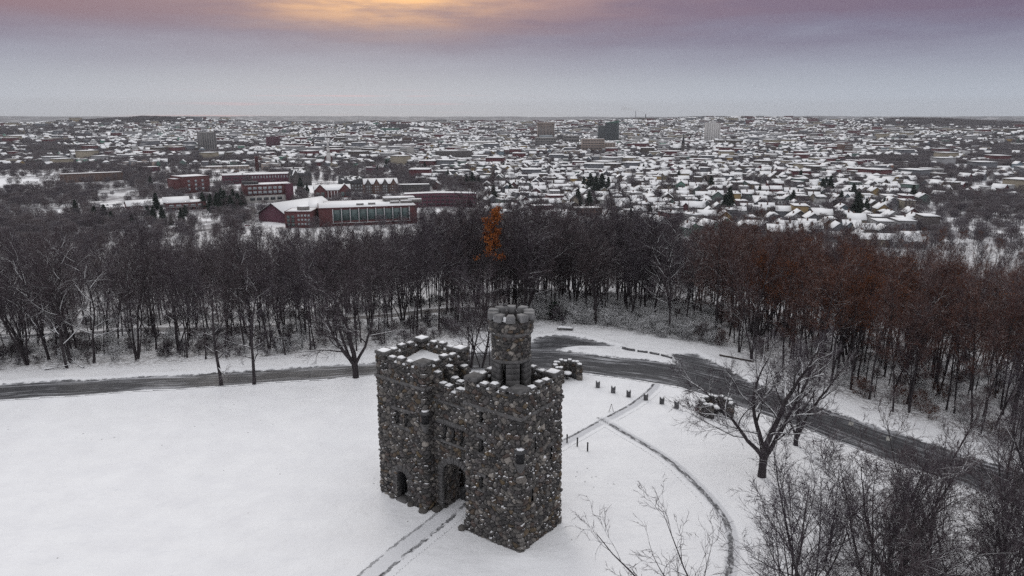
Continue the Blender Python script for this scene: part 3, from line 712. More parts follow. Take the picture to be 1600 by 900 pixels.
def parapet(x0, x1, y0, y1, zc, zd, th=.52, corner_h=.75, low_h=.32, sides='sxny', snowy=True, step=(), corners=True):
    inner = rrect(x0 + th, x1 - th, y0 + th, y1 - th, .05, inward=True); outer = rrect(x0, x1, y0, y1, .05)
    loop_wall('parapet_wall', inner, zd, zc, castle, res=.09, amp=.4, cu=.4, cz=.3, seed=int(x0 * 3 + 60), top=False)
    q = MB()
    for a in ((x0 - .04, x1 + .04, y0 - .04, y0 + th + .04), (x0 - .04, x1 + .04, y1 - th - .04, y1 + .04)): q.box(*a, zc - .1, zc + .03)
    for a in ((x0 - .037, x0 + th + .037, y0 + th + .041, y1 - th - .041), (x1 - th - .037, x1 + .037, y0 + th + .041, y1 - th - .041)): q.box(*a, zc - .1, zc + .027)
    q.build('crenel_ledge', M['dressed'], castle, .0)
    # corners
    cs = .98
    for i, (cx, cy) in enumerate(((x0, y0), (x1, y0), (x1, y1), (x0, y1))):
        ax0 = cx - .02 if cx == x0 else cx + .02 - cs; ay0 = cy - .02 if cy == y0 else cy + .02 - cs
        if corners is True or i in corners: merlon(ax0, ax0 + cs, ay0, ay0 + cs, zc, zc + corner_h, snow=snowy and i in step, slab=.26, over=.09, snowfrac=.9)
    for side in sides:
        L = (x1 - x0) if side in 'sn' else (y1 - y0); a = cs + .03; n = 3; span = L - 2 * a; gap = span * .115; wdt = (span - gap * (n + 1)) / n
        for k in range(n):
            s0 = a + gap + k * (wdt + gap); zz = zc + (low_h if k != 1 else low_h + .12) + random.uniform(-.03, .03)
            if side == 's': bx = (x0 + s0, x0 + s0 + wdt, y0 + .01, y0 + th - .01)
            if side == 'n': bx = (x0 + s0, x0 + s0 + wdt, y1 - th + .01, y1 - .01)
            if side == 'x': bx = (x1 - th + .01, x1 - .01, y0 + s0, y0 + s0 + wdt)
            if side == 'y': bx = (x0 + .01, x0 + th - .01, y0 + s0, y0 + s0 + wdt)
            merlon(*bx, zc, zz + .08, snow=snowy and random.random() < .93, snowfrac=random.uniform(.8, 1.02))
        for k in range(n + 1):
            s0 = a + k * (wdt + gap) + .05; s1 = s0 + gap - .06
            if random.random() < .8:
                if side == 's': snow_lump(x0 + s0, x0 + s1, y0, y0 + th, zc + .03, castle, .14, 'crenel_snow')
                if side == 'n': snow_lump(x0 + s0, x0 + s1, y1 - th, y1, zc + .03, castle, .14, 'crenel_snow')
                if side == 'x': snow_lump(x1 - th, x1, y0 + s0, y0 + s1, zc + .03, castle, .14, 'crenel_snow')
                if side == 'y': snow_lump(x0, x0 + th, y0 + s0, y0 + s1, zc + .03, castle, .14, 'crenel_snow')
parapet(*TL, HP, 10.7, step=(0, 2, 3), corner_h=.62)
parapet(*TR, HP, 10.7, step=(2,), corner_h=.62)
def roof_snow(name, x0, x1, y0, y1, zf, mat='snow'):
    n = 26; V = []
    for j in range(n):
        for i in range(n):
            x = x0 + (x1 - x0) * i / (n - 1); y = y0 + (y1 - y0) * j / (n - 1); e = min(x - x0, x1 - x, y - y0, y1 - y)
            V.append((x, y, zf(x, y) + .25 * max(0, .5 - e) + .04 * math.sin(x * 2.1 + y * 1.3)))
    return obj(name, mesh_np(name, V, [[j * n + i, j * n + i + 1, (j + 1) * n + i + 1, (j + 1) * n + i] for j in range(n - 1) for i in range(n - 1)], M[mat], True), castle)
roof_snow('roof_snow', TL[0] + .42, TL[1] - .42, TL[2] + .42, TL[3] - .42, lambda x, y: 11.0 + .10 * (y - 1) )
roof_snow('roof_snow', TR[0] + .42, TR[1] - .42, TR[2] + .42, TR[3] - .42, lambda x, y: 10.95)
roof_snow('roof_snow', 5.2, 9.8, 1.3, 2.75, lambda x, y: 9.9 + .22 * abs(x - 7.6) ** 1.1)
# stepped battlements of the centre: front, middle, back
for y0, zb, hi_ in ((.93, 10.25, 1.0), (2.30, 10.15, 1.2), (4.05, 9.55, 1.3)):
    th = .5; n = 7; x0 = 5.42; wdt = (9.58 - x0) / n
    for k in range(n):
        t = abs(k - (n - 1) / 2) / ((n - 1) / 2); zt = zb + .42 + hi_ * t ** 1.7
        low = k % 2 == 1
        merlon(x0 + k * wdt + .02, x0 + (k + 1) * wdt - .02, y0, y0 + th, 9.5 if y0 > 1 else 10.2, zt - (.28 if low else 0), snow=True, slab=.15, over=.03, snowfrac=.95)

# round turret on the right tower
TCX, TCY = 11.62, 2.95
def turret():
    z0, z1 = 10.7, 13.55
    # lower stage: hexagonal core of dressed piers with tall openings
    q = MB()
    for k in range(6):
        a = R(60 * k + 12); c_, s_ = math.cos(a), math.sin(a); r = 1.22; hw = .50
        pts = [(r + .2, -hw), (r + .2, hw), (r - .22, hw * .8), (r - .22, -hw * .8)]
        zz = z0; q = MB()
        while zz < z1 - .05:
            hh = min(random.uniform(.38, .6), z1 - zz); j = random.uniform(-.025, .03)
            q.prism([(TCX + (u + (j if u > r else 0)) * c_ - v * s_ * (1 + j), TCY + (u + (j if u > r else 0)) * s_ + v * c_ * (1 + j)) for u, v in pts], zz + .012, zz + hh - .012); zz += hh
        q.build('turret_pier', M['dressed'], castle, .012)
    MB().lathe([(.35, z0), (.35, z1)], 12, TCX, TCY).build('turret_shade_core', M['dark'], castle)  # black post added so the openings between piers look shaded
    MB().lathe([(1.50, z1), (1.56, z1 + .08), (1.52, z1 + .22), (1.40, z1 + .26)], 36, TCX, TCY).build('turret_ring', M['dressed'], castle)
    MB().lathe([(1.55, z0 - .1), (1.62, z0 + .05), (1.6, z0 + .4), (1.45, z0 + .45)], 24, TCX, TCY).build('turret_base', M['dressed'], castle)
    loop_wall('turret_wall', circle(TCX, TCY, 1.38), z1 + .2, 15.65, castle, res=.06, cu=.36, cz=.27, amp=.75, seed=51, top=False)
    MB().lathe([(1.42, 15.55), (1.62, 15.66), (1.62, 15.84), (1.5, 15.9)], 36, TCX, TCY).build('turret_ring', M['dressed'], castle)
    loop_wall('turret_wall', circle(TCX, TCY, 1.55), 15.8, 16.7, castle, res=.06, cu=.36, cz=.27, amp=.7, seed=52, top=False)
    loop_wall('turret_wall', circle(TCX, TCY, 1.05, inward=True), 15.8, 16.7, castle, res=.08, cu=.36, cz=.27, amp=.4, seed=53, top=False)
    MB().lathe([(1.06, 15.9), (1.06, 16.0)], 24, TCX, TCY).build('turret_floor', M['dark'], castle)  # floor painted near-black as shade inside the crown
    q = MB(); n = 40
    V = [(TCX + r * math.cos(2 * math.pi * k / n), TCY + r * math.sin(2 * math.pi * k / n), 16.7) for r in (1.06, 1.60) for k in range(n)]
    q.add(V, [[k, (k + 1) % n, n + (k + 1) % n, n + k] for k in range(n)]); q.build('turret_ledge', M['dark'], castle)  # ledge painted dark, as shade in the gaps between merlons
    nm = 10
    for k in range(nm):
        a0 = 2 * math.pi * k / nm + .12; a1 = 2 * math.pi * (k + 1) / nm - .12; q = MB()
        pts = [(1.02 * math.cos(a0 + (a1 - a0) * j / 4), 1.02 * math.sin(a0 + (a1 - a0) * j / 4)) for j in range(5)] + [(1.74 * math.cos(a1 - (a1 - a0) * j / 4), 1.74 * math.sin(a1 - (a1 - a0) * j / 4)) for j in range(5)]
        q.prism([(TCX + x, TCY + y) for x, y in pts], 16.7 + .002, 17.2 + random.uniform(-.02, .02)); mo = q.build('turret_merlon', M['turretcap'], castle, .015)
    for k in (2, 7, 8):
        a = 2 * math.pi * (k + 0.02) / nm; snow_lump(TCX + 1.4 * math.cos(a) - .13, TCX + 1.4 * math.cos(a) + .13, TCY + 1.4 * math.sin(a) - .13, TCY + 1.4 * math.sin(a) + .13, 16.75, castle, .3, 'crenel_snow')
M['turretcap'] = snow_topped('turret_coping', (.17, .17, .172), 1.32, 1.45, 1.8, 1.0)
turret()
# flat slabs and drifts beside the turret on the roof
MB().box(11.9, 13.9, .75, 1.7, 11.0, 11.28, jit=.03).build('roof_slab', M['dressed'], castle, .03)
snow_lump(12.6, 13.3, .9, 1.5, 11.27, castle, .28, 'roof_drift')
# snow banked against the foot of the castle, part of the ground
# ------------------------------------------------------------------ small stonework and furniture round the lawn
def gz(x, y):
    a = np.array([x]); b = np.array([y]); return float(ground_mod(a, b, terrain(a, b))[0])
def at(px, py):
    x, y = G0(px, py); return x, y, gz(x, y)
def arc_path(cx, cy, r, a0, a1, r2):
    """closed path round an annular sector, outward normals"""
    o = [(cx + r * math.cos(a), cy + r * math.sin(a), math.cos(a), math.sin(a)) for a in np.linspace(a0, a1, 40)]
    i = [(cx + r2 * math.cos(a), cy + r2 * math.sin(a), -math.cos(a), -math.sin(a)) for a in np.linspace(a1, a0, 26)]
    def cap(a, s): return [(cx + rr * math.cos(a), cy + rr * math.sin(a), -s * math.sin(a), s * math.cos(a)) for rr in ((r - .08, (r + r2) / 2, r2 + .08) if s > 0 else (r2 + .08, (r + r2) / 2, r - .08))]
    return o + cap(a1, 1) + i + cap(a0, -1)
def stone_bower(px, py, label, rz, dia=3.5, h=1.75, gap=100):
    x, y, z = at(px, py); y += .9; z = gz(x, y)
    e = empty('stone_bower', (x, y, z), R(rz), label, 'stone shelter', 'round fieldstone bowers beside the lawn')
    a0 = R(-90 + gap / 2); a1 = R(270 - gap / 2); r = dia / 2
    loop_wall('wall', arc_path(0, 0, r, a0, a1, r - .5), -.3, h, e, res=.08, cu=.42, cz=.34, seed=int(px), top=False)
    n = 13
    for k in range(n):
        b0 = a0 + (a1 - a0) * k / n + .03; b1 = a0 + (a1 - a0) * (k + 1) / n - .03; hh = h + (.2 if k % 2 == 0 else .05) + random.uniform(-.03, .03)
        pts = [((r + .06) * math.cos(b), (r + .06) * math.sin(b)) for b in np.linspace(b0, b1, 4)] + [((r - .56) * math.cos(b), (r - .56) * math.sin(b)) for b in np.linspace(b1, b0, 4)]
        q = MB(); q.prism(pts, h - .12, hh); c_ = q.build('coping_stone', M['dressed'], e, .03)
        m_ = (b0 + b1) / 2; cx, cy = (r - .25) * math.cos(m_), (r - .25) * math.sin(m_)
        q = MB(); q.prism([((r - .01) * math.cos(b), (r - .01) * math.sin(b)) for b in np.linspace(b0, b1, 4)] + [((r - .46) * math.cos(b), (r - .46) * math.sin(b)) for b in np.linspace(b1, b0, 4)], hh - .01, hh + .13)
        sc = q.build('snow_cap', M['snow'], c_, .05, True)
    MB().lathe([(.18, -.1), (.18, .62), (.55, .64), (.58, .76)], 16).build('table', M['dressed'], e)
    MB().lathe([(.56, .755), (.52, .88), (.3, .95), (.08, .97)], 16).build('snow_cap', M['snow'], e, smooth=True)
    MB().prism([((r - .5) * math.cos(b), (r - .5) * math.sin(b)) for b in np.linspace(a0 + .2, a1 - .2, 22)] + [((r - .95) * math.cos(b), (r - .95) * math.sin(b)) for b in np.linspace(a1 - .2, a0 + .2, 22)], -.1, .5).build('bench', M['coping'], e)
    return e
stone_bower(887, 597, 'round fieldstone bower with thick snow on its ring, just behind the castle', 25)
stone_bower(1122, 652, 'round fieldstone bower half hidden by bare branches at the lawn corner by the road', 8, h=1.35, gap=75)

ORD = ['first', 'second', 'third', 'fourth', 'fifth', 'sixth', 'seventh', 'eighth', 'ninth', 'tenth', 'eleventh', 'twelfth', 'thirteenth', 'fourteenth', 'fifteenth', 'sixteenth', 'seventeenth', 'eighteenth', 'nineteenth', 'twentieth']
for k in range(1, 10): ORD.append('twenty-' + ORD[k - 1])
for i in range(60): ORD.append('')
proto = None
posts = [(934, 606), (958, 614), (982, 620), (1009, 625), (1034, 631), (1057, 638)]
plab = ['notched granite post nearest the round bower behind the castle', 'second notched granite post from the bower behind the castle', 'notched granite post just before the footpath, on its left', 'notched granite post standing on the footpath edge',
        'first notched granite post to the right of the footpath', 'second notched granite post to the right of the footpath']
for (a, b), lb in zip(posts, plab):
    x, y, z = at(a, b)
    if proto is None:
        e = empty('stone_post', (x, y, z), R(-10), lb, 'post', 'granite posts along the road side of the lawn')
        q = MB(); p_ = [(-.24, 0), (.24, 0), (.25, .84), (.06, .70), (-.06, .70), (-.25, .84)]
        q.add([(u, -.18, v - .2 * (v == 0)) for u, v in p_] + [(u, .18, v - .2 * (v == 0)) for u, v in p_], [[0, 1, 2, 3, 4, 5], [11, 10, 9, 8, 7, 6]] + [[i, 6 + i, 6 + (i + 1) % 6, (i + 1) % 6] for i in range(6)])
        sh = q.build('shaft', M['post_stone'], e, .02); sc = snow_lump(-.12, .12, -.16, .16, .70, e, .09); proto = (e, sh, sc)
    else:
        e = proto[0].copy(); COL.objects.link(e); e.location = (x, y, z); e['label'] = lb; e.rotation_euler.z = R(-10 + random.uniform(-6, 6))
        for c_ in proto[1:]: d = c_.copy(); COL.objects.link(d); d.parent = e
x, y, z = at(1088, 643); e = empty('stone_post', (x, y, z), 0, 'small reddish stub post just left of the far bower', 'post')
MB().box(-.14, .14, -.12, .12, -.1, .62, taper=.02).build('shaft', plain('red_stone', (.10, .035, .035)), e, .02); snow_lump(-.12, .12, -.1, .1, .61, e, .05)
blk = None
for (a, b), lb in zip([(886, 691), (902, 696), (918, 704)], ['slim black post closest to the castle, at the start of the footpath', 'middle one of three slim black posts beside the castle', 'slim black post farthest from the castle of the three']):
    x, y, z = at(a, b)
    if blk is None:
        e = empty('bollard', (x, y, z), 0, lb, 'bollard', 'three slim black posts right of the castle')
        blk = (e, MB().lathe([(.075, -.1), (.07, .86)], 10).build('shaft', M['black_metal'], e), MB().lathe([(.085, .82), (.09, .88), (.05, .93)], 10).build('cap', M['black_metal'], e))
    else:
        e = blk[0].copy(); COL.objects.link(e); e.location = (x, y, z); e['label'] = lb
        for c_ in blk[1:]: d = c_.copy(); COL.objects.link(d); d.parent = e
x, y, z = at(955, 644); e = empty('marker_stake', (x, y, z), 0, 'thin leaning wooden stake stuck in the snow beside the footpath', 'stake')
for s_ in (-1, 1):
    q = MB(); q.add([(s_ * .28 - .025, -.02, -.1), (s_ * .28 + .025, -.02, -.1), (s_ * .28 + .025, .02, -.1), (s_ * .28 - .025, .02, -.1), (-.02, -.02, .95), (.02, -.02, .95), (.02, .02, .95), (-.02, .02, .95)],
          [[3, 2, 1, 0], [4, 5, 6, 7], [0, 1, 5, 4], [1, 2, 6, 5], [2, 3, 7, 6], [3, 0, 4, 7]]); q.build('leg', M['timber'], e)
# bench by the bay
x, y, z = at(883, 516); e = empty('stone_bench', (x, y, z), R(-8), 'low stone bench topped with snow beyond the road, near the evergreen bush', 'bench')
MB().box(-1.2, 1.2, -.25, .25, .16, .40, jit=.01).build('seat', M['dressed'], e, .02)
for s_ in (-.85, .85): MB().box(s_ - .15, s_ + .15, -.2, .2, -.1, .16, jit=.01).build('leg', M['dressed'], e, .02)
snow_lump(-1.15, 1.15, -.22, .22, .395, e, .2)
# kerb stones of the snowed island
for i, ((a, b), (c_, d)) in enumerate([((972, 545), (992, 549)), ((996, 550), (1012, 552)), ((1015, 553), (1030, 556)), ((1033, 557), (1050, 562))]):
    p0 = at(a, b); p1 = at(c_, d); L = math.hypot(p1[0] - p0[0], p1[1] - p0[1])
    q = MB(); q.box(-L / 2, L / 2, -.12, .12, -.1, .24, jit=.015); o = q.build('kerb_stone', M['post_stone'], None, .03)
    o.location = ((p0[0] + p1[0]) / 2, (p0[1] + p1[1]) / 2, max(p0[2], p1[2]) + .03); o.rotation_euler.z = math.atan2(p1[1] - p0[1], p1[0] - p0[0])
    tag(o, ['leftmost', 'second from left', 'third from left', 'rightmost'][i] + ' granite kerb stone showing along the snowed traffic island', 'kerb stone', 'kerb stones of the snowy traffic island')
# timber guard rail by the wood
p0 = at(1124, 556); p1 = at(1178, 566); L = math.hypot(p1[0] - p0[0], p1[1] - p0[1])
e = empty('guard_rail', ((p0[0] + p1[0]) / 2, (p0[1] + p1[1]) / 2, min(p0[2], p1[2])), math.atan2(p1[1] - p0[1], p1[0] - p0[0]), 'long low timber guard rail at the wood edge past the road', 'guard rail')
MB().box(-L / 2, L / 2, -.13, .13, .10, .32, jit=.02).build('rail', M['timber'], e, .03)
for k in range(4): s_ = -L / 2 + .4 + k * (L - .8) / 3; MB().box(s_ - .13, s_ + .13, -.12, .12, -.2, .10, jit=.01).build('post', M['timber'], e, .02)

# ------------------------------------------------------------------ trees
def bark_mat(name, col, snow_lo=.62, snow_hi=.8):
    return snow_topped(name, col, snow_lo, snow_hi, 2.2, 1.1)
M['bark'] = bark_mat('tree_bark', (.038, .032, .035), .72, .9)
M['limb'] = bark_mat('tree_limbs', (.040, .033, .037), .58, .82)
M['limb_snowy'] = bark_mat('snowy_limbs', (.034, .030, .031), .02, .4)
m, n = material('twigs'); oi = n.new('ShaderNodeObjectInfo'); s_ = n.new('ShaderNodeSeparateXYZ'); n.l.new(oi.outputs['Location'], s_.inputs[0])
loc = oi.outputs['Location']; rnz = n.noise(loc, .035, 2, .5)
red = n.math('MULTIPLY', n.math('MULTIPLY', n.math('MULTIPLY', n.math('GREATER_THAN', s_.outputs[1], 64.0), n.math('LESS_THAN', s_.outputs[1], 330.0)), n.smooth(n.math('DIVIDE', s_.outputs[0], n.math('MAXIMUM', s_.outputs[1], 5)), .22, .32)), n.smooth(rnz, .30, .50))
base = n.mix(oi.outputs['Random'], (.046, .036, .048), (.068, .050, .054))
base = n.mix(n.math('MULTIPLY', red, n.math('MULTIPLY_ADD', oi.outputs['Random'], .7, .3)), base, (.095, .036, .022))
g = n.math('MULTIPLY', n.smooth(n.math('MULTIPLY_ADD', n.math('SUBTRACT', n.noise(pos(n), 3.0, 2), .5), 1.2, upz(n)), .85, 1.05), .38)
setc(n, n.mix(g, base, SNOW), .85, .2); M['twig'] = m
m, n = material('needles'); f = n.noise(pos(n), 1.2, 3, .6); c = n.mix(f, (.012, .020, .016), (.028, .042, .030))
g = n.smooth(n.math('MULTIPLY_ADD', n.math('SUBTRACT', n.noise(pos(n), 1.8, 3), .5), 1.5, upz(n)), .95, 1.15); setc(n, n.mix(g, c, SNOW), .85, .2); M['needle'] = m
m, n = material('orange_leaves'); f = n.noise(pos(n), 1.0, 3, .6); setc(n, n.mix(n.smooth(f, .3, .7), (.20, .060, .020), (.34, .115, .03)), .85, .2); M['leaf'] = m
m, n = material('russet_leaves'); f = n.noise(pos(n), .5, 3, .6); setc(n, n.mix(n.smooth(f, .3, .7), (.080, .028, .016), (.17, .060, .02)), .85, .2); M['russet'] = m

class Tubes:
    def __init__(s): s.v = []; s.f = []
    def tube(s, P, rad, k):
        n = len(P); b = len(s.v); up = Vector((0.31, 0.17, .93))
        for i in range(n):
            d = (P[min(i + 1, n - 1)] - P[max(i - 1, 0)]).normalized(); a = d.cross(up)
            if a.length < .05: a = d.cross(Vector((1, 0, 0)))
            a.normalize(); c_ = d.cross(a); r = rad[i]
            for j in range(k):
                t = 2 * math.pi * j / k; w_ = a * (math.cos(t) * r) + c_ * (math.sin(t) * r) + P[i]; s.v.append((w_.x, w_.y, w_.z))
        for i in range(n - 1):
            for j in range(k):
                q = b + i * k; s.f.append((q + j, q + (j + 1) % k, q + k + (j + 1) % k, q + k + j))
    def spike(s, p, d, L, r):
        a = d.cross(Vector((.3, .2, .9)))
        if a.length < .05: a = d.cross(Vector((1, 0, 0)))
        a.normalize(); c_ = d.cross(a); b = len(s.v); e = p + d * L
        for j in range(3):
            t = 2.0944 * j; w_ = p + a * (math.cos(t) * r) + c_ * (math.sin(t) * r); s.v.append((w_.x, w_.y, w_.z))
        s.v.append((e.x, e.y, e.z)); s.f += [(b, b + 1, b + 3), (b + 1, b + 2, b + 3), (b + 2, b, b + 3)]
    def leaf(s, p, sz, rr):
        a = Vector((rr.gauss(0, 1), rr.gauss(0, 1), rr.gauss(0, 1))).normalized(); c_ = a.cross(Vector((rr.gauss(0, 1), rr.gauss(0, 1), rr.gauss(0, 1)))).normalized(); b = len(s.v)
        for u, v in ((-1, 0), (0, -.6), (1, 0), (0, .6)): w_ = p + a * (u * sz) + c_ * (v * sz); s.v.append((w_.x, w_.y, w_.z))
        s.f.append((b, b + 1, b + 2, b + 3))
def make_tree(seed, H=17, r0=.17, first=.42, n1=14, spread=.6, len1=.33, rise=.55, n2=6, n3=6, twigs=4, stems=1, wig=.10, lean=0.03, drop=0.0, tw=.012, leaves=0, leafsz=.09, leafzone=(0, 1), fork=0.0, fan=(.35, .9)):
    rr = random.Random(seed); T = Tubes(); Lb = Tubes(); Tw = Tubes(); Lv = Tubes()
    def line(p, d, L, n, wg, up):
        P = [p.copy()]; d = d.normalized(); st = L / n
        for _ in range(n):
            d = (d + Vector((rr.gauss(0, wg), rr.gauss(0, wg), rr.gauss(0, wg) + up))).normalized(); P.append(P[-1] + d * st)
        return P
    def interp(P, t): f = t * (len(P) - 1); i = min(int(f), len(P) - 2); return P[i].lerp(P[i + 1], f - i), (P[i + 1] - P[i]).normalized()
    def side(d, ang, az):
        a = d.cross(Vector((0, 0, 1)) if abs(d.z) < .95 else Vector((1, 0, 0))).normalized(); b = d.cross(a)
        return (d * math.cos(ang) + (a * math.cos(az) + b * math.sin(az)) * math.sin(ang)).normalized()
    if fork: T.tube([Vector((0, 0, -.5)), Vector((.02, 0, fork * .5)), Vector((0, .03, fork)), Vector((0, .03, fork + r0 * .8))], [r0 * 1.45, r0 * 1.12, r0 * 1.2, r0 * .6], 9)
    for s_ in range(stems):
        az = rr.uniform(0, 6.28) if not fork else s_ * 6.283 / stems + rr.uniform(-.5, .5); ln = lean if stems == 1 else (rr.uniform(*fan) * (.35 if s_ == 0 else 1) if fork else rr.uniform(.10, .34))
        d0 = Vector((math.cos(az) * ln, math.sin(az) * ln, 1)); h = H * (1 if s_ == 0 else rr.uniform(.75, .98)); rs = r0 * (1 if s_ == 0 else rr.uniform(.6, .85))
        P = line(Vector((rr.uniform(-.1, .1) * (stems > 1), rr.uniform(-.1, .1) * (stems > 1), fork if fork else -.4)), d0, h, 10, wig * (.45 if not fork else .9), .03 if not fork else .05)
        rad = [rs * (1.25 if i == 0 else 1) * (1 - .86 * (i / 10) ** 1.05) for i in range(11)]
        T.tube(P, rad, 7)
        for k in range(n1):
            t = first + (1 - first) * ((k + rr.uniform(0, .8)) / n1); t = min(t, .99); p, d = interp(P, t); rloc = rs * (1 - .86 * t)
            az = k * 2.4 + rr.uniform(-.5, .5); ang = spread * (1.25 - .5 * (t - first) / (1 - first)) + rr.uniform(-.12, .12)
            L1 = H * len1 * (1.05 - .55 * (t - first) / (1 - first)) * rr.uniform(.7, 1.15); d1 = side(d, ang, az)
            Q = line(p, d1, L1, 6, wig, rise * .14 - drop); r1 = min(rloc * .62, .025 + L1 * .018); Lb.tube(Q, [r1 * (1 - .8 * i / 6) for i in range(7)], 5)
            for k2 in range(n2):
                t2 = .22 + .78 * (k2 + rr.random()) / n2; p2, dd2 = interp(Q, min(t2, .99)); L2 = L1 * rr.uniform(.32, .55) * (1.15 - .5 * t2)
                W = line(p2, side(dd2, rr.uniform(.45, .85), rr.uniform(0, 6.28)), L2, 4, wig * 1.3, rise * .12 - drop); r2 = max(r1 * .45 * (1 - .5 * t2), tw * 1.2); Lb.tube(W, [r2 * (1 - .7 * i / 4) for i in range(5)], 3)
                for k3 in range(n3):
                    t3 = .15 + .85 * (k3 + rr.random()) / n3; p3, dd3 = interp(W, min(t3, .99)); L3 = max(.3, L2 * rr.uniform(.3, .55))
                    X_ = line(p3, side(dd3, rr.uniform(.4, .9), rr.uniform(0, 6.28)), L3, 2, wig * 1.5, rise * .12 - drop); Tw.tube(X_, [tw, tw * .8, tw * .4], 3)
                    for k4 in range(twigs):
                        p4, dd4 = interp(X_, rr.uniform(.1, .99)); Tw.spike(p4, side(dd4, rr.uniform(.3, .9), rr.uniform(0, 6.28)), L3 * rr.uniform(.5, .95), tw * .75)
                    if leaves and leafzone[0] * H < p3.z < leafzone[1] * H:
                        for _ in range(leaves): Lv.leaf(p3.lerp(X_[-1], rr.random()) + Vector((rr.gauss(0, .2), rr.gauss(0, .2), rr.gauss(0, .2))), leafsz * rr.uniform(.7, 1.3), rr)
    return T, Lb, Tw, Lv
def tree_meshes(nm, snowy=False, leafmat=None, **kw):
    T, Lb, Tw, Lv = make_tree(**kw); lm = M['limb_snowy'] if snowy else M['limb']
    trunk = mesh_np('trunk', T.v, T.f, M['bark'], True)
    V = Lb.v + Tw.v; nb = len(Lb.v); F = Lb.f + [tuple(i + nb for i in f) for f in Tw.f]; mats = [lm, M['twig']]
    nlb = len(Lb.f); ntw = len(Tw.f)
    if Lv.v: nb2 = len(V); V = V + Lv.v; F = F + [tuple(i + nb2 for i in f) for f in Lv.f]; mats.append(leafmat or M['leaf'])
    crown = mesh_np('crown', V, F, mats); mi = np.zeros(len(F), np.int32); mi[nlb:] = 1
    if Lv.v: mi[nlb + ntw:] = 2
    crown.polygons.foreach_set('material_index', mi)
    return trunk, crown
FOREST = [tree_meshes('f', seed=100 + i, H=17 + random.uniform(-1.5, 1.5), r0=random.uniform(.11, .17), first=random.choice([.26, .32, .38]), n1=17, spread=random.uniform(.5, .75), len1=random.uniform(.28, .35), n2=7, n3=7, twigs=6, wig=.12) for i in range(7)]
FORKED = [tree_meshes('k', seed=140 + i, H=16.5, r0=.18, first=.25, n1=11, spread=.6, len1=.32, n2=6, n3=6, twigs=6, stems=2 + i % 2, wig=.13) for i in range(4)]
SNOWY = [tree_meshes('s', True, seed=160 + i, H=16, r0=.18, first=.22, n1=14, spread=.9, len1=.38, rise=.4, n2=7, n3=6, twigs=4, wig=.15) for i in range(4)]
RUSSET = [tree_meshes('r', leafmat=M['russet'], seed=180 + i, H=17, r0=.15, first=.40, n1=14, spread=.55, len1=.30, n2=6, n3=6, twigs=4, leaves=3, leafsz=.10, leafzone=(.5, 1)) for i in range(3)]
POLES = [tree_meshes('p', seed=200 + i, H=13, r0=.08, first=.4, n1=11, spread=.45, len1=.25, n2=5, n3=5, twigs=4) for i in range(3)]
OPEN = [tree_meshes('o', i == 0, seed=220 + i, H=9.8, r0=.26, first=.15, n1=11, spread=.85, len1=.45, rise=.35, n2=8, n3=7, twigs=5, wig=.14, tw=.011, stems=4, fork=1.7, fan=(.55, 1.25)) for i in range(3)]
WIDE = [tree_meshes('w', seed=230 + i, H=12.5, r0=.27, first=.2, n1=10, spread=.7, len1=.36, rise=.35, n2=6, n3=6, twigs=4, wig=.12, stems=4, fork=1.4, fan=(.16, .55)) for i in range(2)]
ROADSIDE = [tree_meshes('q', seed=235 + i, H=14, r0=.24, first=.22, n1=14, spread=.85, len1=.30, rise=.3, n2=6, n3=6, twigs=4, wig=.13) for i in range(2)]
YOUNG = [tree_meshes('y', seed=240 + i, H=12, r0=.13, first=.20, n1=11, spread=.68, len1=.45, rise=.5, n2=6, n3=5, twigs=4, stems=3, wig=.13, tw=.011) for i in range(3)]
BUSH = [tree_meshes('b', True, seed=260 + i, H=2.4, r0=.03, first=.15, n1=6, spread=.9, len1=.6, rise=.2, n2=5, n3=4, twigs=2, stems=5, wig=.16, tw=.012) for i in range(3)]
BUSH[0][1].materials[1] = M['limb_snowy']
DENSE = [tree_meshes('d', seed=250 + i, H=11.5, r0=.14, first=.16, n1=11, spread=.7, len1=.42, rise=.5, n2=7, n3=6, twigs=4, stems=3, wig=.13, tw=.010) for i in range(2)]
SPARSE = [tree_meshes('a', seed=256, H=12.5, r0=.13, first=.3, n1=7, spread=.6, len1=.36, rise=.4, n2=5, n3=3, twigs=2, stems=2, wig=.14, tw=.012)]
kinds = {'dense': DENSE, 'sparse': SPARSE, 'forest': FOREST, 'forked': FORKED, 'snowy': SNOWY, 'russet': RUSSET, 'pole': POLES, 'open': OPEN, 'young': YOUNG, 'bush': BUSH, 'wide': WIDE, 'roadside': ROADSIDE}

def place_tree(meshes, x, y, scl, rot, label, cat='tree', group=None, z=None, name='bare_tree', tilt=(0, 0), zs=1.0):
    z = gz(x, y) if z is None else z
    e = bpy.data.objects.new(name, None); e.location = (x, y, z - .1); e.rotation_euler = (tilt[0], tilt[1], rot); e.scale = (scl, scl, scl * zs); COL.objects.link(e); tag(e, label, cat, group)
    for nm_, me in zip(('trunk', 'crown'), meshes):
        o = bpy.data.objects.new(nm_, me); COL.objects.link(o); o.parent = e
    return e
def on_road(x, y): 
    f, _, _ = road_field(np.array([x]), np.array([y])); return f[0]

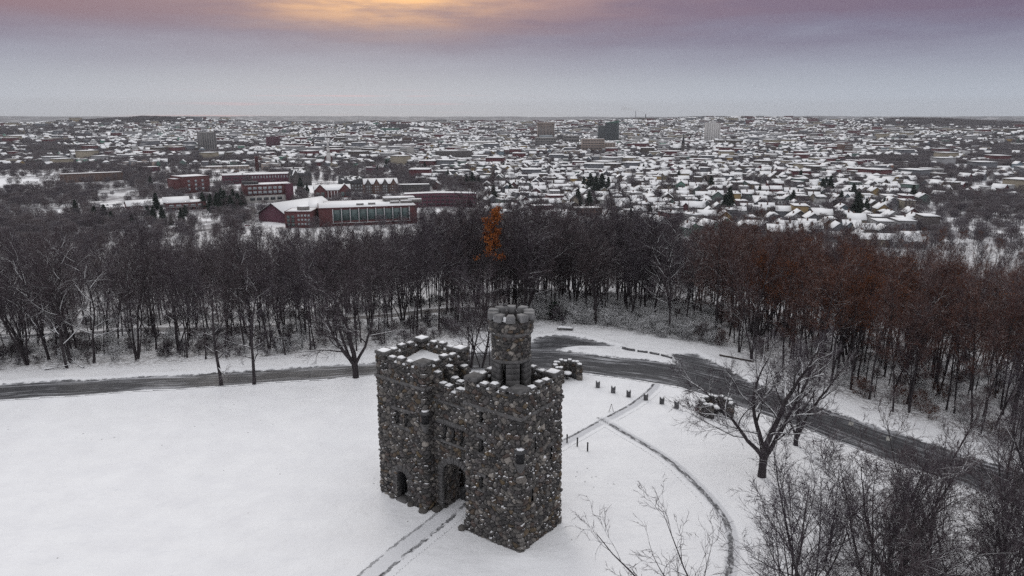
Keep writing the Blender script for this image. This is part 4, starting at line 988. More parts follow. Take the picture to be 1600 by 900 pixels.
# single trees of the lawn and the foreground: (px, py of the foot, kind, index, height factor, label)
def foot(px, py): return G0(px, py)
LAWN = [(346, 603, 'roadside', 0, .92, 'slim bare tree at the road edge, left one of the pair left of the castle'),
        (397, 603, 'roadside', 1, .90, 'slim bare tree at the road edge, right one of the pair left of the castle'),
        (556, 592, 'wide', 0, 1.15, 'wide forked bare tree by the road just left of the castle'),
        (1190, 745, 'open', 0, 1.15, 'stout snow-streaked bare tree with a short thick trunk, right of the curved path'),
        (1243, 695, 'wide', 1, .72, 'slim bare tree by the road, just behind the snow-streaked one'),
        (735, 573, 'young', 0, 1.05, 'thin multi-stemmed bare tree seen between the castle towers, left one'),
        (752, 571, 'young', 1, .95, 'thin multi-stemmed bare tree close against the round turret'),
        (766, 574, 'pole', 1, .85, 'single thin sapling between turret and multi-stemmed tree')]
for px, py, k, i, s_, lb in LAWN:
    x, y = foot(px, py); place_tree(kinds[k][i], x, y, s_, random.uniform(0, 6), lb, group=None)
FG = [(12.6, 33.0, 'sparse', 0, 1.05, .0, 'bare tree leaning left over the curved path, at the bottom edge'),
      (16.6, 35.5, 'young', 1, 1.05, 0, 'tall many-stemmed bare tree at the bottom edge, right beside the curved path'),
      (18.6, 38.0, 'young', 2, 1.0, 0, 'airy many-stemmed bare tree in front of the stout snow-streaked one'),
      (22.0, 36.0, 'young', 0, 1.1, 2.2, 'dense bare tree at the bottom edge below the road bend'),
      (25.0, 40.5, 'open', 1, .85, 1, 'spreading bare tree between the road and the bottom edge'),
      (29.0, 43.8, 'forked', 0, .78, 1, 'dark thick-stemmed bare tree in front of the right stretch of road'),
      (26.5, 34.5, 'young', 2, 1.0, 4, 'bushy bare tree at the bottom edge, left of the dark thick-stemmed one'),
      (31.5, 37.5, 'young', 1, 1.0, 1, 'bushy bare tree at the bottom edge below the dark thick-stemmed one'),
      (35.0, 41.5, 'open', 2, .9, 3, 'spreading dark bare tree in the lower right corner'),
      (38.0, 45.5, 'young', 0, .95, 5, 'bare tree against the road at the right edge'),
      (36.5, 36.0, 'young', 2, .95, 2, 'bare tree cut off by the lower right corner'),
      (22.5, 44.5, 'young', 1, .62, 3, 'small airy bare tree between the snow-streaked tree and the road'),
      (33.0, 48.0, 'pole', 0, .70, 3, 'thin bare sapling on the near verge of the right road'),
      (19.5, 32.0, 'young', 1, .9, 3.3, 'low bare tree at the bottom edge, second right of the curved path')]
FG += [(29.5, 36.5, 'dense', 0, 1.0, 1.0, 'dense twiggy bare tree at the bottom edge, left of the lower right corner'),
       (33.0, 40.0, 'dense', 1, 1.0, 2.0, 'dense twiggy bare tree standing below the right end of the road'),
       (36.5, 43.0, 'young', 1, .85, 4.0, 'many-stemmed bare tree right against the near road verge'),
       (26.0, 37.5, 'dense', 1, .9, 5.0, 'dense low bare tree at the bottom edge under the road markings'),
       (38.5, 40.5, 'dense', 0, 1.0, 2.6, 'dense dark bare tree at the right edge below the road'),
       (41.5, 47.0, 'dense', 1, .85, .6, 'bushy bare tree where the road leaves the picture')]
FG += [(20.8, 33.8, 'dense', 1, 1.12, 3.9, 'broad twiggy bare tree cut by the bottom edge, below the stout snow-streaked one'),
       (39.5, 50.5, 'dense', 0, .85, 5.2, 'bushy bare tree between the road and the wood at the right edge')]
for x, y, k, i, s_, rt, lb in FG: place_tree(kinds[k][i], x, y, s_, rt, lb, tilt=(0, -.36) if x < 13 else (0, 0))

# woodland: individual trees nearest the viewer, the rest of the wood as one mass
cands = []
rr = random.Random(5)
def wood_height(px):
    return float(np.interp(px, [-100, 0, 300, 560, 680, 760, 900, 1000, 1080, 1150, 1300, 1450, 1600, 1700], [.92, .92, .88, .90, .98, 1.14, 1.10, 1.04, .94, .90, .90, .86, .86, .86]))
def scatter(spacing, smin, smax, dmax, keep=1.0):
    out = []; n = int(900 / spacing)
    for i in range(-n // 2, n // 2):
        for j in range(int(40 / spacing), int(dmax / spacing)):
            x = (i + rr.uniform(-.48, .48)) * spacing; y = (j + rr.uniform(-.48, .48)) * spacing
            if abs(x) > y * .80 + 8 or math.hypot(x, y) > dmax or rr.random() > keep: continue
            out.append((x, y))
    A = np.array(out); s = edge_dist(A[:, 0], A[:, 1]); m = (s > smin) & (s < smax)
    fr = line_field(A[:, 0], A[:, 1], P2)[0]; m &= fr < -.4
    rf = np.full(len(A), -9.0); nn = A[:, 1] < 125; rf[nn] = road_field(A[nn, 0], A[nn, 1])[0]; m &= rf < -1.2
    return np.column_stack([A, s])[m]
near = scatter(3.7, .3, 48, 230, .9); mid = scatter(6.5, 48, 150, 420, .9); farw = scatter(9.5, 150, 520, 560, .8)
extra = scatter(3.6, .6, 30, 130, .55); extra = extra[(extra[:, 0] > 34)]; near = np.vstack([near, extra])
def zone_kind(x, y, s):
    px = 800 + FPX * x / (y + 6); r = rr.random()
    if 1000 < px < 1120 and s > 0: return 'snowy' if r < .5 else 'forest'
    if 700 < px < 1000: return 'snowy' if r < .09 and px > 880 else ('forked' if r < .5 else 'forest')
    if px < 160 and s < 14: return 'snowy' if r < .45 else 'forked'
    if 1110 < px < 1480: return 'russet' if r < .42 else ('pole' if r < .48 else ('forked' if r < .62 else 'forest'))
    if px > 1480: return 'russet' if r < .12 else ('pole' if r < .35 else 'forest')
    return 'pole' if r < .16 else ('forked' if r < .34 else ('snowy' if r < .40 else 'forest'))
rows = []
for x, y, s in near:
    px = 800 + FPX * x / (y + 6)
    if 845 < px < 1090 and s < 8 and rr.random() < .75: continue     # the snowy clearing behind the bay
    if 640 < px < 845 and s < 3: continue
    if 736 < px < 780 and y < 109: continue
    if 150 < px < 480 and 9 < s < 26 and rr.random() < .35: continue
    rows.append((x, y, s, zone_kind(x, y, s)))
rows.sort(key=lambda q: math.hypot(q[0], q[1]) + q[2] * .8)
indiv = rows[:268]; rest = rows[268:]
kname = {'forest': 'tall straight bare tree', 'forked': 'bare tree forking near its foot', 'snowy': 'wide bare tree with snow-lined limbs', 'russet': 'bare tree with russet twigs', 'pole': 'thin young bare tree'}
def wood_zone(px):
    for lim, nm_ in ((110, 'at the left edge of the picture'), (320, 'left of the pair of slim roadside trees'), (500, 'behind the pair of slim roadside trees'), (620, 'behind the wide forked tree'), (760, 'behind the castle'), (860, 'behind the round turret'),
                     (1000, 'behind the stone bench'), (1125, 'behind the traffic island'), (1220, 'behind the timber guard rail'), (1330, 'above the stout lawn trees'), (1460, 'above the road markings'), (9999, 'at the right edge of the picture')):
        if px < lim: return nm_
def depth_word(s): return 'front row' if s < 5 else ('second row' if s < 11 else ('third row' if s < 18 else 'deeper wood'))
groups = {}
for x, y, s, k in indiv:
    px = project(x, y, 5)[0]; key = (kname[k], depth_word(s), wood_zone(px)); groups.setdefault(key, []).append((px, x, y, s, k))
for (kn, dw, zn), L in groups.items():
    L.sort()
    for i, (px, x, y, s, k) in enumerate(L):
        o_ = '' if len(L) == 1 else ORD[i] + ' '
        lb = f'{o_}{kn}{"" if len(L) == 1 else " from left"}, {dw} {zn}'.replace('first', 'leftmost').replace('leftmost bare tree forking near its foot from left', 'leftmost bare tree forking near its foot').replace('leftmost tall straight bare tree from left', 'leftmost tall straight bare tree')
        lb = ' '.join(lb.split()[:16])
        place_tree(kinds[k][rr.randrange(len(kinds[k]))], x, y, wood_height(px) * rr.uniform(.80, 1.12), rr.uniform(0, 6.28), lb, group='bare trees of the wood beyond the road', tilt=(rr.gauss(0, .04), rr.gauss(0, .04)))
# orange-leaved tree
T_ = tree_meshes('or', leafmat=M['leaf'], seed=77, H=18.5, r0=.22, first=.35, n1=16, spread=.75, len1=.21, n2=6, n3=6, twigs=3, leaves=6, leafsz=.16, leafzone=(.58, 1))
ox, oy = 0, 0; d_ = ray(757, 400); t_ = 108 / d_[1]; ox, oy = d_[0] * t_, 108
place_tree(T_, ox, oy, 1.0, 1.0, 'tall slender tree still in bright orange leaf above the round turret', name='orange_leaf_tree')

def gn_scatter(name, pts, protos, label=None):
    """one object: points carrying index, rotation and scale, instanced from meshes that are not in the scene"""
    hid = bpy.data.collections.new(name + '_sources')
    for i, ms in enumerate(protos):
        hid_o = None
        V = []; F = []; mats = []; mi = []; off = 0
        for me in ms:
            co = np.empty(len(me.vertices) * 3, np.float32); me.vertices.foreach_get('co', co); V.append(co.reshape(-1, 3))
            lt = [list(p.vertices) for p in me.polygons]; m0 = np.empty(len(me.polygons), np.int32); me.polygons.foreach_get('material_index', m0)
            F += [[j + off for j in f] for f in lt]; mi.append(m0 + len(mats)); mats += list(me.materials); off += len(V[-1])
        me2 = mesh_np(f'{name}_{i:02d}', np.vstack(V), F, mats); me2.polygons.foreach_set('material_index', np.concatenate(mi).astype(np.int32))
        hid.objects.link(bpy.data.objects.new(f'{name}_source_{i:02d}', me2))
    P = np.array([p[:3] for p in pts], np.float32); me = bpy.data.meshes.new(name); me.vertices.add(len(P)); me.vertices.foreach_set('co', P.ravel())
    a = me.attributes.new('pick', 'INT', 'POINT'); a.data.foreach_set('value', np.array([p[3] for p in pts], np.int32))
    a = me.attributes.new('turn', 'FLOAT', 'POINT'); a.data.foreach_set('value', np.array([p[4] for p in pts], np.float32))
    a = me.attributes.new('size', 'FLOAT', 'POINT'); a.data.foreach_set('value', np.array([p[5] for p in pts], np.float32))
    o = obj(name, me); tag(o, label=label, kind='stuff'); md = o.modifiers.new('scatter', 'NODES')
    ng = bpy.data.node_groups.new(name, 'GeometryNodeTree'); ng.interface.new_socket('Geometry', in_out='INPUT', socket_type='NodeSocketGeometry'); ng.interface.new_socket('Geometry', in_out='OUTPUT', socket_type='NodeSocketGeometry')
    N_ = ng.nodes; L_ = ng.links; gi = N_.new('NodeGroupInput'); go = N_.new('NodeGroupOutput'); ip = N_.new('GeometryNodeInstanceOnPoints'); ci = N_.new('GeometryNodeCollectionInfo')
    ci.inputs['Collection'].default_value = hid; ci.inputs['Separate Children'].default_value = True; ci.inputs['Reset Children'].default_value = True
    def at_(nm_, ty): q = N_.new('GeometryNodeInputNamedAttribute'); q.data_type = ty; q.inputs['Name'].default_value = nm_; return q.outputs['Attribute']
    cx = N_.new('ShaderNodeCombineXYZ'); L_.new(at_('turn', 'FLOAT'), cx.inputs[2]); L_.new(gi.outputs[0], ip.inputs['Points']); L_.new(ci.outputs[0], ip.inputs['Instance'])
    ip.inputs['Pick Instance'].default_value = True; L_.new(at_('pick', 'INT'), ip.inputs['Instance Index']); L_.new(cx.outputs[0], ip.inputs['Rotation']); L_.new(at_('size', 'FLOAT'), ip.inputs['Scale']); L_.new(ip.outputs[0], go.inputs[0])
    md.node_group = ng; return o
protos = FOREST[:5] + FORKED[:2] + SNOWY[:2] + RUSSET[:2] + POLES[:1]
pidx = {'forest': [0, 1, 2, 3, 4], 'forked': [5, 6], 'snowy': [7, 8], 'russet': [9, 10], 'pole': [11]}
pts = []
for x, y, s, k in rest + [(x, y, s, zone_kind(x, y, s)) for x, y, s in list(mid) + list(farw)]:
    if 480 < math.hypot(x, y) and rr.random() < .35: continue
    px = project(x, y, 0)[0]; sc_ = wood_height(px) if s < 60 else .95; pt_ = project(x, y, tz(x, y) + 15)
    if math.hypot(x, y) > 260 and 150 < px < 665 and pt_[1] < 354 and rr.random() < .88: continue
    pts.append((x, y, tz(x, y) - .3, rr.choice(pidx[k]), rr.uniform(0, 6.28), sc_ * rr.uniform(.82, 1.05)))
gn_scatter('far_wood', pts, protos)
# undergrowth
ug = scatter(2.0, .6, 55, 190, .80); pts = []
for x, y, s in ug:
    px = 800 + FPX * x / (y + 6)
    if s < 2 and rr.random() < .5: continue
    if px > 1130 and rr.random() < .62: continue
    if x < 5 and line_field(np.array([x]), np.array([y]), P2)[0][0] > -7: continue
    if px < 700 and rr.random() < .25: continue
    b_ = 1.12 if (820 < px < 1110 and s < 26) else .85
    pts.append((x, y, tz(x, y) - .05, 0 if b_ > 1 and rr.random() < .8 else rr.randrange(3), rr.uniform(0, 6.28), b_ * rr.uniform(.5, 1.15)))
    if b_ > 1 and rr.random() < .5: pts.append((x + rr.uniform(-1, 1), y + rr.uniform(-1, 1), tz(x, y) - .05, 0, rr.uniform(0, 6.28), b_ * rr.uniform(.6, 1.25)))
gn_scatter('undergrowth', pts, BUSH)
# evergreen bush behind the turret, fallen branches at the left
def conifer(seed, H, R0, dens, sz):
    rr2 = random.Random(seed); T = Tubes(); N = Tubes(); T.tube([Vector((0, 0, -.3)), Vector((0, 0, H * .5)), Vector((0, 0, H))], [H * .018, H * .011, .02], 6)
    nt = int(H * 2.0)
    for i in range(nt):
        t = .10 + .9 * i / nt; z = H * t; rad = R0 * (1 - t) ** .8 * rr2.uniform(.75, 1.15) + .15; nb = max(4, int(9 * (1 - t * .5)))
        for k in range(nb):
            a = rr2.uniform(0, 6.28); d = Vector((math.cos(a), math.sin(a), rr2.uniform(-.25, .18))).normalized(); L = rad * rr2.uniform(.6, 1.1)
            T.tube([Vector((0, 0, z)), Vector((0, 0, z)) + d * L], [.03, .012], 3)
            for q in range(int(dens * L) + 2):
                p = Vector((0, 0, z)) + d * L * rr2.uniform(.15, 1.0) + Vector((rr2.gauss(0, sz * .7), rr2.gauss(0, sz * .7), rr2.gauss(0, sz * .4)))
                N.leaf(p, sz * rr2.uniform(.5, 1.2), rr2)
    return mesh_np('trunk', T.v, T.f, M['bark'], True), mesh_np('crown', N.v, N.f, M['needle'])
x, y = G0(868, 503); place_tree(conifer(3, 3.4, 2.0, 26, .17), x, y + 3, 1.0, 0, 'low dark green evergreen bush under the trees right behind the turret', 'bush', name='evergreen_bush')
for i, (a, b, rt, lb) in enumerate([(75, 577, .3, 'snow-dusted fallen branch on the far verge at the left edge, longer one'), (128, 574, 2.6, 'snow-dusted fallen branch on the far verge, shorter one by the snow-lined trees')]):
    x, y, z = at(a, b); T, Lb, Tw, Lv = make_tree(seed=300 + i, H=5 - i * 1.6, r0=.09, first=.2, n1=6, spread=.8, len1=.35, n2=3, n3=3, twigs=2)
    o = obj('fallen_branch', mesh_np('fallen_branch', T.v + Lb.v, T.f + [tuple(j + len(T.v) for j in f) for f in Lb.f], M['limb_snowy'])); o.location = (x, y, z + .12); o.rotation_euler = (R(88), 0, rt + R(90)); tag(o, lb, 'branch')
# ------------------------------------------------------------------ the town below
m, n = material('house_paint'); oi = n.new('ShaderNodeObjectInfo'); f = n.noise(pos(n), .8, 3); setc(n, n.mix(n.math('MULTIPLY', f, .35), oi.outputs['Color'], (.12, .12, .12)), .8, .3); M['paint'] = m
m, n = material('far_paint'); setc(n, n.attr('paint'), .8, .3); M['farpaint'] = m
M['roof'] = snow_topped('snowy_roof', (.05, .05, .055), .25, .40, .35, .7)
M['oldroof'] = snow_topped('patchy_roof', (.045, .045, .05), .9, 1.0, .25, 1.3)
M['glass'] = plain('dark_window', (.03, .034, .04), .25, .3, .5, .5)
M['pale'] = plain('pale_window', (.30, .33, .35), .3, .3, .3, .5)  # light grey base colour imitates sky reflected in the panes
M['green_glass'] = plain('green_glass', (.055, .085, .085), .2, .3, .3, .5)
M['white_trim'] = plain('white_trim', (.45, .45, .46), .7)
def wallmat(name, col): return plain(name, col, .85, .18, .6)
BRICK = wallmat('red_brick', (.095, .036, .038)); BRICK2 = wallmat('purple_brick', (.085, .032, .048)); BROWN = wallmat('brown_brick', (.10, .062, .052)); GREYW = wallmat('grey_concrete', (.17, .16, .155)); PALEW = wallmat('pale_stone', (.33, .32, .31))
DARKW = wallmat('dark_cladding', (.05, .05, .055)); BEIGE = wallmat('beige_stone', (.27, .22, .195)); ORB = wallmat('orange_brick', (.24, .10, .055)); WHITEW = wallmat('white_concrete', (.50, .49, .48)); DGREEN = wallmat('dark_green_cladding', (.055, .085, .075))
TEAL = wallmat('green_copper', (.06, .12, .10)); DSTONE = wallmat('dark_stone', (.075, .068, .068))
FOOT = []       # occupied ground: (x, y, radius)
BL = []
LMK = []        # landmarks in picture space: (px, py, phrase)
class Bld:
    def __init__(s, name, label, cat, pxl, pxr, pyb, yaw=0.0, dist=None, group=None, lm=None):
        c_ = G((pxl + pxr) / 2, pyb)
        if dist: d_ = ray((pxl + pxr) / 2, pyb); k = dist / math.hypot(d_[0], d_[1]); c_ = Vector((d_[0] * k, d_[1] * k, 0)); c_.z = tz(c_.x, c_.y)
        s.c = c_; s.d = c_.length; s.W = (pxr - pxl) / FPX * (c_.y * CP - (c_.z - CAMZ) * SP); s.f = c_.y * CP - (c_.z - CAMZ) * SP
        face = math.atan2(-c_.x, c_.y); s.e = empty(name, c_, face + R(yaw), label, cat, group); s.lab = label; s.yaw = yaw
        s.W = s.W / max(.5, math.cos(R(yaw)))
        BL.append((pxl - 4, pxr + 4, pyb, math.hypot(c_.x, c_.y)))
        if lm: LMK.append(((pxl + pxr) / 2, pyb, lm))
    def hpx(s, pyt):   # height that reaches a picture row
        v = (450 - pyt) / FPX; return (CAMZ + math.hypot(s.c.x, s.c.y) * math.tan(math.atan(v) - PITCH)) - s.c.z
    def occupy(s, W, D):
        a = s.e.rotation_euler.z
        for t in np.arange(-W / 2, W / 2 + 1, 8):
            for u in np.arange(0, D + 1, 8): FOOT.append((s.c.x + t * math.cos(a) - u * math.sin(a), s.c.y + t * math.sin(a) + u * math.cos(a), 9))
    def box(s, x0, x1, y0, y1, z0, z1, mat, name='wall', roof=True, roofmat=None, parent=None, snow=.35):
        o = MB().box(x0, x1, y0, y1, z0, z1).build(name, mat, parent or s.e)
        if roof:
            q = MB(); q.box(x0 + .25, x1 - .25, y0 + .25, y1 - .25, z1 - .2, z1 + snow); q.build('roof', roofmat or M['roof'], s.e)
            for a in ((x0 - .1, x1 + .1, y0 - .1, y0 + .24), (x0 - .1, x1 + .1, y1 - .24, y1 + .1)): pass
            q = MB(); q.box(x0 - .15, x1 + .15, y0 - .15, y0 + .22, z1 - .5, z1 + .5).box(x0 - .15, x1 + .15, y1 - .22, y1 + .15, z1 - .5, z1 + .5).box(x0 - .147, x0 + .22, y0 + .222, y1 - .222, z1 - .5, z1 + .49).box(x1 - .22, x1 + .147, y0 + .222, y1 - .222, z1 - .5, z1 + .49)
            q.build('parapet', mat, o)
        return o
    def gable(s, x0, x1, y0, y1, z0, ze, zr, mat, axis='x', roofmat=None, ov=.5):
        """walls with a pitched roof; axis = ridge direction"""
        q = MB()
        if axis == 'x':
            ym = (y0 + y1) / 2; V = [(x0, y0, z0), (x1, y0, z0), (x1, y1, z0), (x0, y1, z0), (x0, y0, ze), (x1, y0, ze), (x1, y1, ze), (x0, y1, ze), (x0, ym, zr), (x1, ym, zr)]
            q.add(V, [[0, 1, 5, 4], [2, 3, 7, 6], [1, 2, 6, 9, 5], [3, 0, 4, 8, 7], [4, 5, 9, 8], [6, 7, 8, 9]])
        else:
            xm = (x0 + x1) / 2; V = [(x0, y0, z0), (x1, y0, z0), (x1, y1, z0), (x0, y1, z0), (x0, y0, ze), (x1, y0, ze), (x1, y1, ze), (x0, y1, ze), (xm, y0, zr), (xm, y1, zr)]
            q.add(V, [[0, 1, 5, 8, 4], [1, 2, 6, 5], [2, 3, 7, 9, 6], [3, 0, 4, 7], [5, 6, 9, 8], [7, 4, 8, 9]])
        wo_ = q.build('wall', mat, s.e); q = MB(); t = .3
        for sg in (-1, 1):
            if axis == 'x':
                yo = (y0 if sg < 0 else y1) + sg * ov; ym = (y0 + y1) / 2; sl = (zr - ze) / abs(ym - (y0 if sg < 0 else y1)); zo = ze - sl * ov
                V = [(x0 - ov, yo, zo + .02), (x1 + ov, yo, zo + .02), (x1 + ov, ym, zr + .02), (x0 - ov, ym, zr + .02)]
            else:
                xo = (x0 if sg < 0 else x1) + sg * ov; xm = (x0 + x1) / 2; sl = (zr - ze) / abs(xm - (x0 if sg < 0 else x1)); zo = ze - sl * ov
                V = [(xo, y0 - ov, zo + .02), (xm, y0 - ov, zr + .02), (xm, y1 + ov, zr + .02), (xo, y1 + ov, zo + .02)]
            V = V + [(a, b, c_ + t) for a, b, c_ in V]; fl = [[3, 2, 1, 0], [4, 5, 6, 7], [0, 1, 5, 4], [1, 2, 6, 5], [2, 3, 7, 6], [3, 0, 4, 7]]
            q.add(V, fl if (axis == 'x') == (sg < 0) else [f[::-1] for f in fl])
        bmm = q.mesh('roof', roofmat or M['roof']); bm = bmesh.new(); bm.from_mesh(bmm); bmesh.ops.recalc_face_normals(bm, faces=bm.faces[:]); bm.to_mesh(bmm); bm.free()
        obj('roof', bmm, s.e); return wo_
    def windows(s, x0, x1, z0, z1, nx, nz, y, mat=None, fw=.55, fh=.6, wall=None, name='window', side=None):
        """grid of windows on the front (y) or on a side (side='l'/'r' with x fixed and x0,x1 along y)"""
        cw = (x1 - x0) / nx; ch = (z1 - z0) / nz; hw = cw * fw / 2; hh = ch * fh / 2; me = None
        for j in range(nz):
            for i in range(nx):
                cx = x0 + cw * (i + .5); cz = z0 + ch * (j + .5)
                if me is None:
                    q = MB()
                    if side: q.box(-.08, .08, -hw, hw, -hh, hh)
                    else: q.box(-hw, hw, -.08, .08, -hh, hh)
                    me = q.mesh(name, mat or M['glass'])
                o = bpy.data.objects.new(name, me); COL.objects.link(o); o.parent = wall or s.e
                o.location = (y, cx, cz) if side else (cx, y, cz)
def ground_skirt(): return -9
gk = -7

# --- the campus below the wood
b = Bld('campus_center', 'long campus building with glass curtain wall, white columns and broad snowy roof', 'building', 502, 652, 352, 4, lm='the long glass-walled campus building'); W = b.W; H = b.hpx(321); D = 52; b.occupy(W, D)
w0 = b.box(-W / 2, W / 2, 0, D, gk, H, BRICK); b.windows(-W * .36, W * .42, H * .30, H * .92, 9, 1, -.03, M['green_glass'], .9, .95, w0)
for k in range(10): x = -W * .36 + k * W * .78 / 9; MB().box(x - .35, x + .35, -.6, -.05, H * .2, H - .6).build('column', M['white_trim'], b.e)
MB().box(-W * .37, W * .43, -.8, -.1, H * .2 - .5, H * .2, taper=0).build('ledge', M['roof'], b.e)
for x, y, sx_, h in ((-6, 12, 3, 1.8), (4, 14, 3, 1.8), (24, 18, 4, 2), (34, 17, 5, 2.4), (42, 20, 6, 3), (30, 34, 14, 3.2)): MB().box(x - sx_, x + sx_, y, y + sx_, H, H + h).build('roof_unit', GREYW, b.e); MB().box(x - sx_ + .2, x + sx_ - .2, y + .2, y + sx_ - .2, H + h, H + h + .35).build('roof_snow', M['snow'], b.e)
b = Bld('glass_stair_hall', 'glazed stair hall with slanted snowy roof between two brick campus blocks', 'building', 484, 505, 349, 6); W = b.W; H = b.hpx(318); b.occupy(W, 14)
w0 = b.box(-W / 2, W / 2, 0, 14, gk, H * .85, DGREEN, roof=False); b.windows(-W / 2, W / 2, .5, H * .8, 3, 4, -.03, M['green_glass'], .8, .8, w0)
q = MB(); q.add([(-W / 2 - 1, -1.5, H * .85), (W / 2 + 1, -1.5, H * .85), (W / 2 + 3, 22, H + 4.5), (-W / 2 + 3, 22, H + 4.5), (-W / 2 - 1, -1.5, H * .85 + .6), (W / 2 + 1, -1.5, H * .85 + .6), (W / 2 + 3, 22, H + 5.1), (-W / 2 + 3, 22, H + 5.1)], [[3, 2, 1, 0], [4, 5, 6, 7], [0, 1, 5, 4], [1, 2, 6, 5], [2, 3, 7, 6], [3, 0, 4, 7]]); q.build('roof', M['roof'], b.e)
b = Bld('arts_block', 'brick campus block with rows of pale windows and a round rooftop drum', 'building', 447, 487, 356, -14, lm='the brick block with the rooftop drum'); W = b.W; H = b.hpx(325); b.occupy(W, 24)
w0 = b.box(-W / 2, W / 2, 0, 24, gk, H, BRICK); b.windows(-W * .05, W * .46, H * .1, H * .9, 4, 3, -.03, M['pale'], .62, .5, w0); b.windows(-W * .45, -W * .12, 1, H * .8, 2, 3, -.03, M['green_glass'], .7, .8, w0)
MB().lathe([(5, H), (5, H + 3.2)], 24, 2, 11).build('roof_drum', GREYW, b.e); MB().lathe([(4.8, H + 3.2), (4.6, H + 3.6)], 24, 2, 11).build('roof_snow', M['snow'], b.e)
b = Bld('gym_hall', 'brick hall with a huge single snowy roof slope beside the campus road', 'building', 402, 452, 347, -46, lm='the brick hall with the huge snowy roof'); W = 34; H = b.hpx(327); b.occupy(W, 62)
b.gable(-W / 2, W / 2, 0, 62, gk, H, H + 9.5, BRICK2, 'y', ov=1.2)
b = Bld('brick_laboratory', 'four-storey brick laboratory with wide pale windows on a light stone base', 'building', 386, 456, 316, 8, lm='the brick laboratory on its pale base'); W = b.W; H = b.hpx(283); b.occupy(W, 26)
w0 = b.box(-W / 2, W / 2, 0, 26, H * .42, H, BRICK); b.box(-W / 2 + .3, W / 2 - .3, .3, 25.7, gk, H * .42, PALEW, 'podium', roof=False); b.windows(-W * .44, W * .30, H * .46, H * .94, 7, 2, -.03, M['pale'], .72, .62, w0); b.windows(-W * .42, W * .3, H * .05, H * .38, 5, 1, .27, M['glass'], .7, .5, w0)
MB().box(-W * .5, -W * .18, 6, 20, H, H + 3.0).build('roof_unit', DARKW, b.e); MB().box(W * .36, W * .5 + 1.5, -1.2, 8, gk, H + .3).build('corner_bay', BRICK2, b.e)
b = Bld('brick_mill', 'long low brick mill with a row of small windows behind the laboratory', 'building', 352, 456, 287, 3); W = b.W; H = b.hpx(268); b.occupy(W, 40)
w0 = b.box(-W / 2, W / 2, 0, 40, gk, H, BRICK2); b.windows(-W * .1, W * .48, H * .5, H * .95, 14, 1, -.03, M['pale'], .4, .6, w0); b.windows(-W * .48, -W * .14, H * .2, H * .9, 3, 2, -.03, M['glass'], .8, .35, w0)
b = Bld('brick_chimney', 'tall round red brick chimney rising behind the laboratory', 'chimney', 400, 405, 272, 0); H = b.hpx(241)
MB().lathe([(3.4, gk), (2.5, H * .93), (2.9, H * .94), (2.9, H * .98), (2.4, H)], 14).build('shaft', BRICK, b.e)
b = Bld('brick_cube', 'cube-shaped red brick block with three columns of pale windows and snowy roof', 'building', 290, 327, 301, 24, lm='the cube-shaped brick block'); W = b.W * 1.05; H = b.hpx(268); b.occupy(W, 40)
w0 = b.box(-W / 2, W / 2, 0, 34, gk, H, BRICK); b.box(-W / 2 - 8, W / 2 - 12, 5, 24, gk, H - 2.5, BRICK, 'wing'); b.windows(-W * .40, W * .36, H * .12, H * .85, 3, 3, -.03, M['pale'], .3, .6, w0); 
b = Bld('link_building', 'low pale building with a row of skylights beside the cube-shaped block', 'building', 328, 353, 286, 0); W = b.W; H = b.hpx(276); b.occupy(W, 26)
w0 = b.box(-W / 2, W / 2, 0, 26, gk, H, PALEW); b.windows(-W * .3, W * .48, H * .2, H * .9, 7, 1, -.03, M['glass'], .6, .8, w0)
for k in range(6): MB().box(-W * .4 + k * 3.4, -W * .4 + k * 3.4 + 2.4, 8, 18, H + .3, H + 1.8, taper=.5).build('skylight', M['glass'], b.e)
b = Bld('brick_school', 'two-storey brick college hall with hipped snowy roof and paired windows', 'building', 203, 262, 326, 6, lm='the hipped-roof brick college hall'); W = b.W; H = b.hpx(306); b.occupy(W, 26)
w0 = b.gable(-W / 2, W / 2, 0, 26, gk, H, H + 4.5, BRICK, 'x'); b.windows(-W * .47, W * .42, H * .05, H * .9, 6, 2, -.03, M['pale'], .5, .55, w0)
b = Bld('brick_school_wing', 'low brick wing with white bands and a stepped snowy roof right of the hall', 'building', 263, 320, 328, 2); W = b.W; H = b.hpx(305); b.occupy(W, 30)
w0 = b.box(-W / 2, W / 2, 0, 28, gk, H, BRICK); b.windows(-W * .45, W * .45, H * .5, H * .85, 5, 1, -.03, M['pale'], .7, .7, w0); b.windows(-W * .45, W * .45, H * .02, H * .4, 7, 1, -.03, M['glass'], .6, .8, w0)
MB().box(-W / 2, W / 2, -.5, -.03, H * .44, H * .49).build('band', M['white_trim'], b.e)
b.gable(-W * .55, W * .1, 6, 24, H - 1, H + .5, H + 5, BRICK, 'x')
b = Bld('small_brick_hall', 'small brick hall with gabled porch left of the hipped-roof hall', 'building', 160, 190, 320, 8); W = b.W; H = b.hpx(306); b.occupy(W, 22)
w0 = b.gable(-W / 2, W / 2, 0, 20, gk, H, H + 4, BRICK2, 'x'); b.gable(-W * .4, -W * .05, -2.5, 6, gk, H - .5, H + 4, PALEW, 'y'); b.windows(0, W * .46, 1, H * .9, 3, 2, -.03, M['pale'], .5, .6, w0)
b = Bld('drill_hall', 'broad low hall under one sheet of snow behind the small brick hall', 'building', 155, 218, 303, 4); W = b.W; H = b.hpx(293); b.occupy(W, 34); b.gable(-W / 2, W / 2, 0, 34, gk, H, H + 4, DARKW, 'x')
b = Bld('twin_gable_house', 'brick building with two pointed gables and a pillared porch between them', 'building', 493, 548, 309, 3, lm='the twin-gabled brick building'); W = b.W; H = b.hpx(294); b.occupy(W, 24)
w0 = b.gable(-W / 2, W / 2, 2, 22, gk, H, H + 5.5, BRICK, 'x'); 
